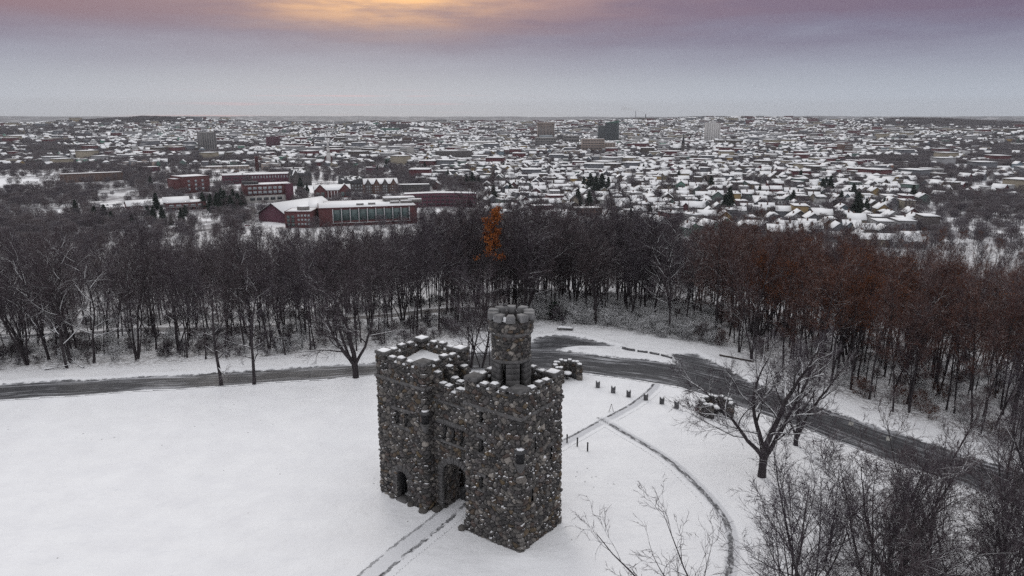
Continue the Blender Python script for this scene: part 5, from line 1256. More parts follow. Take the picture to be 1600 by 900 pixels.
for sx_ in (-1, 1):
    x = sx_ * W * .34; g_ = b.gable(x - W * .16, x + W * .16, 0, 12, gk, H, H + 7, BRICK, 'y', ov=.35); b.windows(x - W * .13, x + W * .13, H * .1, H * .8, 2, 1, -.03, M['green_glass'], .7, .9, g_)
for k in range(4): x = -W * .13 + k * W * .087; MB().box(x - .4, x + .4, -.2, .4, gk, H * .95).build('column', M['white_trim'], b.e)
b = Bld('stone_chapel', 'dark stone chapel with a steep partly bare roof behind the campus', 'chapel', 458, 487, 290, 12, lm='the dark stone chapel'); W = b.W; H = b.hpx(271); b.occupy(W, 26)
w0 = b.gable(-W / 2, W / 2, 0, 24, gk, H, H + 9, DSTONE, 'x', M['oldroof']); b.gable(-W * .5, -W * .12, -1.5, 12, gk, H, H + 8, DSTONE, 'y'); b.windows(-W * .05, W * .45, 2, H * .9, 4, 2, -.03, M['glass'], .4, .6, w0)
for sx_ in (.2, .8): MB().box(W * (sx_ - .5) - .8, W * (sx_ - .5) + .8, 11, 13, H, H + 12).build('chimney', DSTONE, b.e)
b = Bld('slate_dormitory', 'dark brick dormitory row with dormered slate roof above the twin gables', 'building', 530, 569, 299, -6); W = b.W; H = b.hpx(284); b.occupy(W, 20)
w0 = b.gable(-W / 2, W / 2, 0, 18, gk, H, H + 8, DSTONE, 'x', M['oldroof']); b.windows(-W * .46, W * .46, H * .1, H * .9, 8, 2, -.03, M['pale'], .4, .5, w0)
b = Bld('gabled_dormitory', 'brick dormitory with a row of snowy front gables right of the slate row', 'building', 570, 622, 303, 6, lm='the gabled brick dormitory'); W = b.W; H = b.hpx(286); b.occupy(W, 24)
w0 = b.gable(-W / 2, W / 2, 2, 20, gk, H, H + 6, BROWN, 'x'); b.windows(-W * .48, W * .48, H * .05, H * .9, 12, 3, 1.97, M['pale'], .4, .5, w0)
for k in range(4): x = -W * .38 + k * W * .25; g_ = b.gable(x - 3.6, x + 3.6, 0, 10, gk, H, H + 6.5, BROWN if k % 2 else DSTONE, 'y', ov=.3); b.windows(x - 2.8, x + 2.8, H * .1, H * .9, 2, 3, -.03, M['pale'], .45, .5, g_)
b = Bld('dark_terrace', 'long dark flat-topped terrace between dormitory and curved brick building', 'building', 622, 672, 300, 3); W = b.W; H = b.hpx(288); b.occupy(W, 16); w0 = b.box(-W / 2, W / 2, 0, 16, gk, H, DSTONE); b.windows(-W / 2, W / 2, .5, H, 14, 2, -.03, M['glass'], .45, .6, w0)
b = Bld('curved_brick_building', 'long bent brick building with flat snowy roof left of the orange tree', 'building', 632, 745, 325, 0, lm='the long bent brick building'); W = b.W; H = b.hpx(303); b.occupy(W, 30)
n_ = 16; front = [(-W / 2 + W * k / n_, 10 * (math.sin(math.pi * k / n_) - .0)) for k in range(n_ + 1)]; poly = front + [(x, y + 15) for x, y in front[::-1]]
w0 = MB().prism(poly, gk, H).build('wall', BRICK2, b.e); MB().prism([(x * .995, y + (.4 if i <= n_ else -.4)) for i, (x, y) in enumerate(poly)], H, H + .5).build('roof', M['roof'], b.e)
me = MB().box(-.7, .7, -.1, .1, -.9, .9).mesh('window', M['glass'])
for k in range(n_):
    for j in range(3):
        for u in (.3, .7):
            x = front[k][0] * (1 - u) + front[k + 1][0] * u; y = front[k][1] * (1 - u) + front[k + 1][1] * u; o = bpy.data.objects.new('window', me); COL.objects.link(o); o.parent = w0; o.location = (x, y - .05, H * (.22 + .28 * j)); o.rotation_euler.z = math.atan2(front[k + 1][1] - front[k][1], front[k + 1][0] - front[k][0])
b = Bld('flat_brick_block', 'small flat-roofed brick block with white window bands right of the orange tree', 'building', 856, 888, 318, 10, lm='the small flat-roofed brick block'); W = b.W; H = b.hpx(306); b.occupy(W, 18); w0 = b.box(-W / 2, W / 2, 0, 18, gk, H, BRICK); b.windows(-W * .47, W * .47, H * .2, H * .9, 4, 2, -.03, M['pale'], .8, .35, w0)
for i, (a, c_, yb, yt) in enumerate([(832, 866, 334, 322), (850, 892, 344, 331), (898, 941, 338, 325)]):
    b = Bld('terraced_flats', ['upper', 'lower', 'right-hand'][i] + ' dark brick terraced flats with flat snowy roof near the wood edge', 'building', a, c_, yb, 14, group='dark brick terraced flats'); W = b.W; H = b.hpx(yt); b.occupy(W, 14); w0 = b.box(-W / 2, W / 2, 0, 14, gk, H, BRICK2 if i < 2 else BROWN); b.windows(-W / 2, W / 2, 1, H, 7, 2, -.03, M['glass'], .5, .5, w0)
b = Bld('low_shed', 'low shed with a flat snowy roof among the evergreens left of the road', 'shed', 320, 332, 353, 12); W = b.W * 2.2; H = b.hpx(347); b.occupy(W, 10); b.gable(-W / 2, W / 2, 0, 9, gk, H, H + 1.6, DARKW, 'x')
# --- towers and blocks of the middle distance
def slab(name, label, cat, pl, pr, yb, yt, mat, D, nx=0, nz=0, wm=None, yaw=0, fw=.5, fh=.6, lm=None, dist=None, roofmat=None, group=None):
    b = Bld(name, label, cat, pl, pr, yb, yaw, dist, group, lm); W = b.W; H = b.hpx(yt); b.occupy(W, D); w0 = b.box(-W / 2, W / 2, 0, D, gk, H, mat, roofmat=roofmat)
    if nx: b.windows(-W * .48, W * .48, H * .08, H * .96, nx, nz, -.04, wm, fw, fh, w0)
    if nx and D > 15 and abs(yaw) > 8: b.windows(1, D - 1, H * .08, H * .96, max(2, nx // 2), nz, W / 2 + .03 if yaw < 0 or yaw > 0 and False else -W / 2 - .03, wm, fw, fh, w0, side='l')
    return b, W, H
slab('balcony_block', 'long brown apartment block with stacked balconies at the left', 'building', 103, 188, 284, 259, BROWN, 18, 14, 6, GREYW, 4, .7, .3, lm='the long balcony apartment block')
slab('purple_brick_block', 'dark purple-red brick block beside a green cupola', 'building', 227, 249, 268, 253, BRICK2, 22, 5, 3, M['glass'], 10)
b = Bld('green_cupola', 'pale tower with a small green copper cupola', 'tower', 246, 251, 266, 0); H = b.hpx(252); MB().box(-3.5, 3.5, 0, 7, gk, H).build('wall', PALEW, b.e); MB().lathe([(3.2, H), (3.2, H + 3), (2.2, H + 5.5), (.3, H + 9)], 8, 0, 3.5).build('dome', TEAL, b.e)
b, W, H = slab('grey_apartment_tower', 'tall grey apartment tower with vertical stripes at the left', 'tower block', 318, 339, 235, 205, GREYW, 28, 6, 1, M['glass'], 24, .35, 1.0, lm='the tall striped grey apartment tower')
b, W, H = slab('dark_red_tower', 'square dark red tower block with a small roof box', 'tower block', 419, 438, 234, 212, BRICK2, 34, 5, 8, M['glass'], 6, .5, .4, lm='the square dark red tower'); MB().box(-6, 6, 10, 22, H, H + 4).build('roof_unit', DARKW, b.e)
b = Bld('white_steeple', 'slender white church steeple over the centre-left rooftops', 'steeple', 511, 517, 258, 0, lm='the white steeple'); H = b.hpx(214)
MB().box(-4, 4, 0, 8, gk, H * .45).build('tower', WHITEW, b.e); MB().box(-2.8, 2.8, 1.2, 6.8, H * .45, H * .62).build('belfry', WHITEW, b.e); MB().lathe([(2.6, H * .62), (1.9, H * .72), (.2, H)], 8, 0, 4).build('spire', WHITEW, b.e); b.gable(-7, 7, 8, 32, gk, H * .3, H * .42, BRICK, 'y')
b, W, H = slab('office_tower', 'pale striped office tower with a flat overhanging top', 'tower block', 840, 866, 222, 194, BEIGE, 40, 11, 1, M['glass'], 3, .5, .9, lm='the striped office tower'); MB().box(-W * .52, W * .52, -2, 42, H, H + 6).build('crown_slab', BEIGE, b.e); MB().box(-W * .4, W * .4, -1.2, -.1, H * .26, H * .40).build('pale_band', M['pale'], b.e)
slab('office_podium', 'grey podium block at the foot of the striped office tower', 'building', 836, 869, 228, 215, GREYW, 30, 8, 3, M['glass'], 3, .7, .4)
b = Bld('glass_tower', 'dark glass tower with a slanted green top, tallest on the skyline', 'tower block', 947, 962, 224, -12, lm='the dark glass tower'); W = b.W * 1.15; H = b.hpx(189); b.occupy(W, 36)
w0 = b.box(-W / 2, W / 2, 0, 36, gk, H * .90, wallmat('tinted_cladding', (.045, .055, .06)), roof=False); b.windows(-W * .5, W * .5, H * .1, H * .9, 6, 12, -.05, M['glass'], .75, .6, w0)
q = MB(); q.add([(-W / 2, 0, H * .9), (W / 2, 0, H * .9), (W / 2, 36, H * .9), (-W / 2, 36, H * .9), (-W / 2, 0, H * .93), (W / 2, 0, H * 1.02), (W / 2, 36, H * 1.02), (-W / 2, 36, H * .93)], [[3, 2, 1, 0], [4, 5, 6, 7], [0, 1, 5, 4], [1, 2, 6, 5], [2, 3, 7, 6], [3, 0, 4, 7]]); q.build('slanted_top', TEAL, b.e)
slab('tinted_slab', 'lower dark reflective slab attached left of the dark glass tower', 'building', 935, 947, 222, 196, wallmat('tinted_cladding_grey', (.07, .078, .082)), 30, 4, 9, M['glass'], 8, .7, .6)
slab('hotel_block', 'broad pinkish-beige block with window bands in front of the glass tower', 'building', 909, 944, 239, 217, BEIGE, 26, 8, 5, M['glass'], 4, .8, .35, lm='the broad beige block')
slab('small_beige_tower', 'smaller pale pinkish block right of the broad beige block', 'building', 944, 961, 238, 223, BEIGE, 22, 4, 5, M['glass'], 4, .6, .4)
slab('grey_office_block', 'grey office block with dark window bands right of the striped tower', 'building', 880, 905, 226, 212, GREYW, 26, 6, 3, M['glass'], 2, .8, .45)
b = Bld('church_spire', 'dark pointed church spire over the centre-right rooftops', 'steeple', 1062, 1071, 242, 0, lm='the dark church spire'); H = b.hpx(206)
MB().box(-4, 4, 0, 8, gk, H * .5).build('tower', DSTONE, b.e); MB().lathe([(4.4, H * .5), (2.2, H * .72), (.2, H)], 8, 0, 4).build('spire', DARKW, b.e); b.gable(-24, -3, 4, 22, gk, H * .3, H * .48, DSTONE, 'x')
b, W, H = slab('white_apartment_tower', 'tall white apartment tower standing alone at the right', 'tower block', 1103, 1124, 222, 192, WHITEW, 26, 6, 14, GREYW, 14, .3, .5, lm='the tall white apartment tower'); MB().box(-W * .2, W * .2, 6, 18, H, H + 6).build('roof_unit', WHITEW, b.e)
slab('dark_red_low_block', 'low dark red block with snowy roof below the beige blocks', 'building', 938, 956, 248, 241, BRICK2, 30, 6, 1, M['glass'])
slab('long_red_block', 'long low wine-red block with snowy roof below the dark spire', 'building', 994, 1024, 253, 246, BRICK2, 30, 10, 2, M['glass'])
slab('tan_corner_block', 'tan flat-roofed block with red left end in the middle of town', 'building', 976, 998, 264, 256, wallmat('tan_render', (.30, .19, .12)), 22, 6, 2, M['glass'], 6, .5, .4)
slab('green_roof_hall', 'long low hall with dull green wall near the hilltop houses', 'building', 594, 624, 206, 200, TEAL, 40)
slab('white_school', 'long white school building below the far ridge', 'building', 494, 523, 210, 203, WHITEW, 30, 8, 2, M['glass'], 4)
slab('wide_grey_flats', 'wide dark grey apartment block in the middle of town', 'building', 681, 738, 250, 236, DSTONE, 20, 16, 5, GREYW, 3, .4, .4, lm='the wide grey apartment block')
slab('grey_arena', 'broad grey warehouse with long snowy roof left of the office towers', 'building', 672, 732, 216, 210, GREYW, 60)
slab('snow_roof_depot', 'very long low depot with one snow sheet for a roof, centre', 'building', 728, 775, 228, 222, PALEW, 80)
slab('theatre_block', 'windowless grey concrete block left of the wide grey flats', 'building', 592, 606, 233, 222, GREYW, 30)
slab('brown_mill_block', 'brownish block with orange brick piers near the steeple', 'building', 552, 574, 230, 224, ORB, 20, 6, 1, M['glass'])
for i, (a, c_, yb, yt, mt) in enumerate([(1322, 1341, 257, 244, BRICK2), (1343, 1367, 259, 243, BRICK2)]): slab('red_flats', ['left', 'right'][i] + ' one of the two wine-red striped apartment blocks at the right', 'building', a, c_, yb, yt, mt, 22, 5, 1, M['pale'], 5, .25, 1.0, group='pair of wine-red striped apartment blocks', lm=None if i else 'the wine-red striped blocks')
b, W, H = slab('orange_flats', 'apartment block with an orange brick side and grey balcony front at the right', 'building', 1374, 1394, 266, 250, ORB, 22, 0, 0, None, 0, lm='the orange-sided apartment block'); MB().box(W / 2, W / 2 + 22, 4, 20, gk, H - .4).build('grey_wing', GREYW, b.e); b.windows(W / 2 + 1, W / 2 + 21, 2, H - 1, 5, 6, 3.95, M['glass'], .8, .4)
slab('green_clad_block', 'dark green-grey block left of the wine-red striped blocks', 'building', 1292, 1311, 255, 244, DGREEN, 22, 4, 4, M['glass'])
slab('white_care_home', 'large pale building with a long snowy gabled front in the right-hand suburb', 'building', 1184, 1219, 297, 289, PALEW, 24, 9, 2, M['glass'], 6, .5, .45, lm='the large pale care home')
slab('dark_roof_warehouse', 'dark long warehouse below the grey apartment tower', 'building', 308, 352, 246, 239, DARKW, 40, 12, 1, M['glass'])
slab('beige_long_school', 'long beige school building left of the brick chimney', 'building', 314, 388, 264, 255, BEIGE, 30, 16, 2, M['glass'], 2, .5, .5)
slab('pale_warehouse', 'pale windowless warehouse right of the brick chimney', 'building', 398, 432, 250, 241, BEIGE, 36)
# smoke stacks and plume on the skyline
b = Bld('smoke_stack', 'thin dark smoke stack on the skyline with a pale plume drifting left', 'chimney', 1007, 1009, 200, 0, dist=5200); H = b.hpx(178); MB().lathe([(4.0, gk), (3.0, H)], 10).build('shaft', DARKW, b.e); stack_top = b.c + Vector((0, 0, H))
b = Bld('radio_mast', 'thin mast on the skyline left of the smoke stack', 'mast', 992, 993, 200, 0, dist=5200); H = b.hpx(174); MB().lathe([(2.4, gk), (1.6, H)], 6).build('shaft', DARKW, b.e)
T = Tubes(); rr3 = random.Random(3); m_ = bpy.data.materials.new('steam'); m_.use_nodes = True; nn_ = NT(m_.node_tree); oo = nn_.new('ShaderNodeOutputMaterial'); pv = nn_.new('ShaderNodeVolumePrincipled'); pv.inputs['Color'].default_value = (.95, .95, .96, 1); pv.inputs['Density'].default_value = .014; nn_.l.new(pv.outputs[0], oo.inputs['Volume'])
P_ = [stack_top + Vector((-k * 15 - 2, k * 3, 4 + 11 * math.sqrt(k) + rr3.uniform(-3, 3))) for k in range(13)]; T.tube(P_, [3 + 1.1 * k + rr3.uniform(-1.5, 1.5) if k < 12 else .5 for k in range(13)], 8)
bm_ = mesh_np('smoke_plume', T.v, T.f + [tuple(range(7, -1, -1)), tuple(range(len(T.v) - 8, len(T.v)))], m_); tag(obj('smoke_plume', bm_), 'thin pale smoke plume drifting left from the stack on the skyline', 'smoke')

# --- houses
HOUSE_COL = [((.25, .25, .26), 'pale grey'), ((.38, .38, .38), 'white'), ((.25, .22, .17), 'cream'), ((.12, .125, .14), 'mid grey'), ((.26, .18, .075), 'mustard'), ((.09, .028, .034), 'dark red'), ((.10, .14, .13), 'grey-green'), ((.07, .058, .052), 'brown'), ((.15, .19, .22), 'pale blue'), ((.10, .22, .17), 'green')]
HW = [18, 12, 10, 20, 5, 9, 6, 16, 4, 2]
def house_protos():
    out = []
    for kind, (W, D, ze, rise, ax) in {'gabled house': (8.5, 12, 6.2, 3.6, 'y'), 'side-gabled house': (12, 8.5, 5.6, 3.2, 'x'), 'flat-roofed triple-decker': (9.5, 14, 9.2, 0, 'f'), 'hip-roofed house': (10.5, 10.5, 6.2, 3.0, 'h'), 'cross-gabled house': (11, 10, 5.8, 3.8, 'c'), 'long low house': (18, 8.5, 4.2, 2.4, 'x')}.items():
        out.append((kind, W, D, ze, rise, ax))
    return out
HP_ = house_protos()
def house_parts(W, D, ze, rise, ax, base=-5):
    """-> wall (V, F), roof (V, F) for one house"""
    x0, x1, y0, y1 = -W / 2, W / 2, -D / 2, D / 2; w_ = MB(); r_ = MB(); o = .45; t = .28
    def gab(x0, x1, y0, y1, ze, zr, ax):
        if ax == 'x':
            ym = (y0 + y1) / 2; w_.add([(x0, y0, base), (x1, y0, base), (x1, y1, base), (x0, y1, base), (x0, y0, ze), (x1, y0, ze), (x1, y1, ze), (x0, y1, ze), (x0, ym, zr), (x1, ym, zr)], [[0, 1, 5, 4], [2, 3, 7, 6], [1, 2, 6, 9, 5], [3, 0, 4, 8, 7]])
            s = (zr - ze) / (ym - y0); V = [(x0 - o, y0 - o, ze - s * o), (x1 + o, y0 - o, ze - s * o), (x1 + o, ym, zr), (x0 - o, ym, zr), (x1 + o, y1 + o, ze - s * o), (x0 - o, y1 + o, ze - s * o)]
        else:
            xm = (x0 + x1) / 2; w_.add([(x0, y0, base), (x1, y0, base), (x1, y1, base), (x0, y1, base), (x0, y0, ze), (x1, y0, ze), (x1, y1, ze), (x0, y1, ze), (xm, y0, zr), (xm, y1, zr)], [[0, 1, 5, 8, 4], [1, 2, 6, 5], [2, 3, 7, 9, 6], [3, 0, 4, 7]])
            s = (zr - ze) / (xm - x0); V = [(x1 + o, y0 - o, ze - s * o), (x1 + o, y1 + o, ze - s * o), (xm, y1 + o, zr), (xm, y0 - o, zr), (x0 - o, y1 + o, ze - s * o), (x0 - o, y0 - o, ze - s * o)]
        V2 = V + [(a, b, c + t) for a, b, c in V]
        r_.add(V2, [[6, 7, 8, 9], [9, 8, 10, 11], [0, 1, 7, 6], [4, 5, 11, 10], [3, 0, 6, 9], [5, 3, 9, 11], [1, 2, 8, 7], [2, 4, 10, 8], [3, 2, 1, 0], [5, 4, 2, 3]])
    if ax in 'xy': gab(x0, x1, y0, y1, ze, ze + rise, ax)
    elif ax == 'c': gab(x0, x1, y0 + 1.5, y1 - 1.5, ze, ze + rise, 'x'); gab(x0 + 1, x0 + 6, y0 - .5, 0, ze, ze + rise * .8, 'y')
    elif ax == 'h':
        w_.box(x0, x1, y0, y1, base, ze); a = [(x0 - o, y0 - o, ze), (x1 + o, y0 - o, ze), (x1 + o, y1 + o, ze), (x0 - o, y1 + o, ze), (-1.2, 0, ze + rise), (1.2, 0, ze + rise)]
        r_.add(a + [], [[0, 1, 5, 4], [1, 2, 5], [2, 3, 4, 5], [3, 0, 4], [3, 2, 1, 0]])
    else: w_.box(x0, x1, y0, y1, base, ze); r_.box(x0 - .3, x1 + .3, y0 - .3, y1 + .3, ze, ze + .45)
    return w_, r_
HM = []
for kind, W, D, ze, rise, ax in HP_:
    w_, r_ = house_parts(W, D, ze, rise, ax); wm = w_.mesh('wall', M['paint']); rm = r_.mesh('roof', M['roof'])
    ch = MB().box(-.45, .45, -.45, .45, ze, ze + max(rise, .6) + 1.3).mesh('chimney', BROWN); wn = []
    win = MB().box(-.55, .55, -.06, .06, -.8, .8).mesh('window', M['glass']); nfl = 3 if ze > 8 else 2
    yf = -D / 2 - (.0 if ax != 'c' else -1.5)
    for j in range(nfl):
        for i in range(3 if W < 15 else 5):
            xs_ = (i - (1 if W < 15 else 2)) * (W / (3.6 if W < 15 else 5.6)); zz = 1.7 + j * 2.7
            if zz < ze - .6: wn.append((xs_, yf, zz, 0.0))
        for i in (-1, 1):
            zz = 1.7 + j * 2.7
            if zz < ze - .6: wn += [(-W / 2 - .0, i * D * .24, zz, R(90)), (W / 2 + .0, i * D * .24, zz, R(90))]
    HM.append((kind, W, D, ze, rise, wm, rm, ch, win, wn))
rh = random.Random(21); fx = np.array([(a, b, c_) for a, b, c_ in FOOT])
CAMPUS = lambda px, py: (px < 650 and 262 < py < 400) or (px < 760 and 296 < py < 400) or (px < 100 and 290 < py) or (px > 1450 and py > 318)
lots = []; cell = 320
for cx in range(-14, 15):
    for cy in range(1, 18):
        ox_, oy_ = cx * cell, cy * cell; ang = rh.uniform(-.7, .7); dn = rh.uniform(.72, .96); ca, sa = math.cos(ang), math.sin(ang)
        row = -cell * .75; ri = 0
        while row < cell * .75:
            t = -cell * .75
            while t < cell * .75:
                x = ox_ + t * ca - row * sa; y = oy_ + t * sa + row * ca; t += rh.uniform(15, 21)
                if abs(x - ox_) > cell / 2 or abs(y - oy_) > cell / 2: continue
                if abs(x) > y * .80 + 30: continue
                lots.append((x + rh.uniform(-1.5, 1.5), y + rh.uniform(-1.5, 1.5), ang + (0 if ri % 2 else math.pi), rh.random() < dn))
            row += 24 if ri % 2 == 0 else 36; ri += 1
LA = np.array([(a, b) for a, b, *_ in lots]); LZ = terrain(LA[:, 0], LA[:, 1]); LF = np.maximum(farwood(LA[:, 0], LA[:, 1]), clearing(LA[:, 0], LA[:, 1])); LD = np.hypot(LA[:, 0], LA[:, 1])
clus = .5 + .5 * hnoise(LA[:, 0], LA[:, 1], 420, 33)
hs = []
for i, (x, y, an, ok) in enumerate(lots):
    d = LD[i]
    if not ok or d < 535 or d > 5400 or rh.random() < LF[i] * 1.15: continue
    if clus[i] < .22 and d > 1300 and rh.random() < .8: continue
    px, py = project(x, y, LZ[i])
    if px < -60 or px > 1660 or CAMPUS(px, py): continue
    if ((px < 320 and d < 2600) or (px > 1420 and d < 2600)) and rh.random() < .45: continue
    if len(fx) and (np.hypot(fx[:, 0] - x, fx[:, 1] - y) < fx[:, 2] + 7).any(): continue
    hs.append((d, x, y, LZ[i], an, px, py))
hs.sort()
NI = 296
LMK += [(757, 330, 'the orange-leaved tree')]
def rel(px, py):
    b_ = min(LMK, key=lambda q: (q[0] - px) ** 2 + ((q[1] - py) * 3.2) ** 2); dx, dy = px - b_[0], (py - b_[1]) * 2.2
    w_ = ('right of' if dx > 0 else 'left of') if abs(dx) > abs(dy) else ('below' if dy > 0 else 'above')
    return f'{w_} {b_[2]}'
hg = {}
for i, (d, x, y, z, an, px, py) in enumerate(hs[:NI]):
    k = rh.choices(range(6), [26, 20, 14, 16, 14, 10])[0]; ci = rh.choices(range(10), HW)[0]
    hg.setdefault((HOUSE_COL[ci][1], HM[k][0], rel(px, py)), []).append((px, d, x, y, z, an, k, ci))
for (cn, kn, rl), L in hg.items():
    L.sort()
    for i, (px, d, x, y, z, an, k, ci) in enumerate(L):
        kind, W, D, ze, rise, wm, rm, ch, win, wn = HM[k]
        lb = f'{cn} {kn}, {rl}' if len(L) == 1 else (f'leftmost {cn} {kn}, {rl}' if i == 0 else f'{ORD[i]} {cn} {kn} from left, {rl}')
        e = bpy.data.objects.new('house', None); e.location = (x, y, z); s_ = rh.uniform(1.0, 1.35); e.rotation_euler.z = an; e.scale = (s_, s_, s_ * rh.uniform(.85, 1.0)); COL.objects.link(e); tag(e, ' '.join(lb.split()[:16]), 'house', 'snow-roofed houses of the suburb below the hill')
        wo_ = bpy.data.objects.new('wall', wm); COL.objects.link(wo_); wo_.parent = e; wo_.color = (*HOUSE_COL[ci][0], 1)
        ro = bpy.data.objects.new('roof', rm); COL.objects.link(ro); ro.parent = e
        if rh.random() < .7: c_ = bpy.data.objects.new('chimney', ch); COL.objects.link(c_); c_.parent = ro; c_.location = (rh.uniform(-1.5, 1.5), rh.uniform(-2, 2), 0)
        if d < 900:
            for wx, wy, wz, wr in wn:
                o = bpy.data.objects.new('window', win); COL.objects.link(o); o.parent = wo_; o.location = (wx, wy, wz); o.rotation_euler.z = wr
# all further houses as one mass
VV = []; FF = []; CC = []; MI = []; off = 0; geo = []
for kind, W, D, ze, rise, ax in HP_:
    w_, r_ = house_parts(W, D, ze, rise, ax, -4); geo.append((np.array(w_.v), w_.f, np.array(r_.v), r_.f))
for d, x, y, z, an, px, py in hs[NI:]:
    k = rh.choices(range(6), [26, 18, 20, 16, 10, 10])[0]; ci = rh.choices(range(10), HW)[0]; s_ = rh.uniform(.95, 1.35) * (1 + max(0, d - 2500) / 9000); big = rh.random() < (.05 if d > 1100 else 0)
    sc_ = np.array((s_ * (2.6 if big else 1), s_ * (2.0 if big else 1), s_ * (1.4 if big else 1))); ca, sa = math.cos(an), math.sin(an)
    if big: k = 2; ci = rh.choice([0, 3, 5, 7, 2, 5])
    wv, wf, rv, rf = geo[k]
    for v, f, isr in ((wv, wf, 0), (rv, rf, 1)):
        q = v * sc_; V = np.stack([q[:, 0] * ca - q[:, 1] * sa + x, q[:, 0] * sa + q[:, 1] * ca + y, q[:, 2] + z], -1); VV.append(V); FF += [[j + off for j in g_] for g_ in f]; off += len(V)
        CC.append(np.tile((*HOUSE_COL[ci][0], 1), (len(V), 1))); MI += [isr] * len(f)
me = mesh_np('distant_houses', np.vstack(VV), FF, [M['farpaint'], M['roof']], attrs={'paint': np.vstack(CC)}); me.polygons.foreach_set('material_index', np.array(MI, np.int32)); tag(obj('distant_houses', me), kind='stuff')
print('houses', len(hs))
# --- larger flat-roofed blocks across the town centre
CB = []
for _ in range(2600):
    px = rh.uniform(0, 1600); d = rh.uniform(1150, 3600); dr_ = (px - 800) / FPX; nn2 = math.hypot(dr_, 1); x, y = d * dr_ / nn2, d / nn2; z = tz(x, y); py = project(x, y, z)[1]
    dens = math.exp(-((px - 820) / 480) ** 2); 
    if rh.random() > dens or float(farwood(np.array([x]), np.array([y]))[0]) > .4: continue
    if (np.hypot(fx[:, 0] - x, fx[:, 1] - y) < fx[:, 2] + 26).any() or any(math.hypot(q[1] - x, q[2] - y) < 62 for q in CB): continue
    CB.append((px, x, y, z, d, py))
    if len(CB) >= 110: break
CBC = [(BRICK2, 'wine-red'), (BROWN, 'brown brick'), (GREYW, 'grey'), (BEIGE, 'beige'), (DSTONE, 'dark'), (PALEW, 'pale'), (BRICK, 'red brick'), (DARKW, 'black-clad')]
cg = {}
for px, x, y, z, d, py in CB: k = rh.randrange(len(CBC)); tl = rh.random() < .2; cg.setdefault((CBC[k][1], 'mid-rise' if tl else 'low', rel(px, py)), []).append((px, x, y, z, d, k, tl))
for (cn, tw_, rl), L in cg.items():
    L.sort()
    for i, (px, x, y, z, d, k, tl) in enumerate(L):
        lb = f'{cn} {tw_} flat-roofed block, {rl}' if len(L) == 1 else f'{ORD[i]} {cn} {tw_} flat-roofed block from left, {rl}'
        e = empty('town_block', (x, y, z), rh.uniform(-.45, .45), ' '.join(lb.split()[:16]), 'building', 'flat-roofed blocks in the town'); W = rh.uniform(22, 60); D = rh.uniform(16, 34); H = rh.uniform(15, 24) if tl else rh.uniform(7, 12)
        if tl: W *= .6
        w0 = MB().box(-W / 2, W / 2, -D / 2, D / 2, -6, H).build('wall', CBC[k][0], e); MB().box(-W / 2 + .3, W / 2 - .3, -D / 2 + .3, D / 2 - .3, H, H + .5).build('roof', M['roof'], e)
        if rh.random() < .6: ux = rh.uniform(-W * .3, W * .3); MB().box(ux - 3, ux + 3, -3, 3, H + .5, H + 3).build('roof_unit', CBC[k][0], e)
        nr = max(1, int(H / 3.6))
        for j in range(nr): zz = H * (j + .6) / nr; MB().box(-W / 2 + 1, W / 2 - 1, -D / 2 - .06, -D / 2 + .1, zz - .7, zz + .6).build('window_band', M['pale'] if rh.random() < .3 else M['glass'], w0)
        FOOT.append((x, y, 20))
# --- conifers, one by one
CON = [conifer(11 + i, H_, R_, 9, .55) for i, (H_, R_) in enumerate([(16, 5.0), (14, 4.4), (17, 6.5)])]
clist = [(232, 345, 1.0), (241, 350, .9), (196, 352, .8), (208, 356, .8), (300, 354, .7), (268, 352, .7), (330, 330, 1.1), (341, 334, 1.25), (352, 330, 1.35), (362, 333, 1.3), (373, 330, 1.1), (347, 322, 1.2), (245, 328, 1.1), (365, 318, 1.0), (236, 292, .9),
         (738, 294, 1.3), (729, 290, 1.1), (748, 292, 1.0), (771, 318, 1.2), (797, 306, 1.0), (822, 300, .9), (922, 305, 1.6), (931, 308, 1.8), (940, 306, 1.6), (912, 302, 1.2), (950, 302, 1.3), (903, 322, 1.1), (920, 330, 1.2), (1005, 272, 1.0), (787, 268, .9), (872, 264, .9),
         (1138, 336, 1.7), (1132, 340, 1.3), (1296, 302, 1.6), (1289, 300, 1.4), (1284, 304, 1.2), (1332, 314, 1.2), (1313, 324, 1.1), (1338, 342, 1.5), (1352, 340, 1.3), (1238, 322, 1.1), (604, 262, 1.0), (590, 272, .9), (1380, 330, 1.0), (1150, 300, .9), (1186, 310, .9), (462, 352, .6), (700, 280, .9), (150, 352, 1.0), (165, 350, 1.1), (176, 356, .9), (120, 340, 1.0), (284, 346, .9), (290, 338, .8), (255, 350, 1.0), (318, 326, 1.1), (380, 322, .9), (432, 262, 1.0), (470, 300, 1.1), (480, 302, .9), (612, 300, .9), (380, 286, 1.0), (664, 268, 1.1), (668, 262, 1.2), (1110, 300, 1.3), (1060, 285, 1.1), (1250, 285, 1.3), (1425, 315, 1.2), (1270, 270, 1.1), (1015, 345, .9), (985, 350, .8)]
cz = {}
for px, py, s_ in clist: cz.setdefault(rel(px, py), []).append((px, py, s_))
for rl, L in cz.items():
    L.sort()
    for i, (px, py, s_) in enumerate(L):
        p = G(px, py); lb = f'dark conifer, {rl}' if len(L) == 1 else f'{ORD[i]} dark conifer from left, {rl}'
        place_tree(CON[rh.randrange(3)], p.x, p.y, s_, rh.uniform(0, 6), lb, 'tree', 'conifers among the houses', z=p.z - .3, name='conifer')
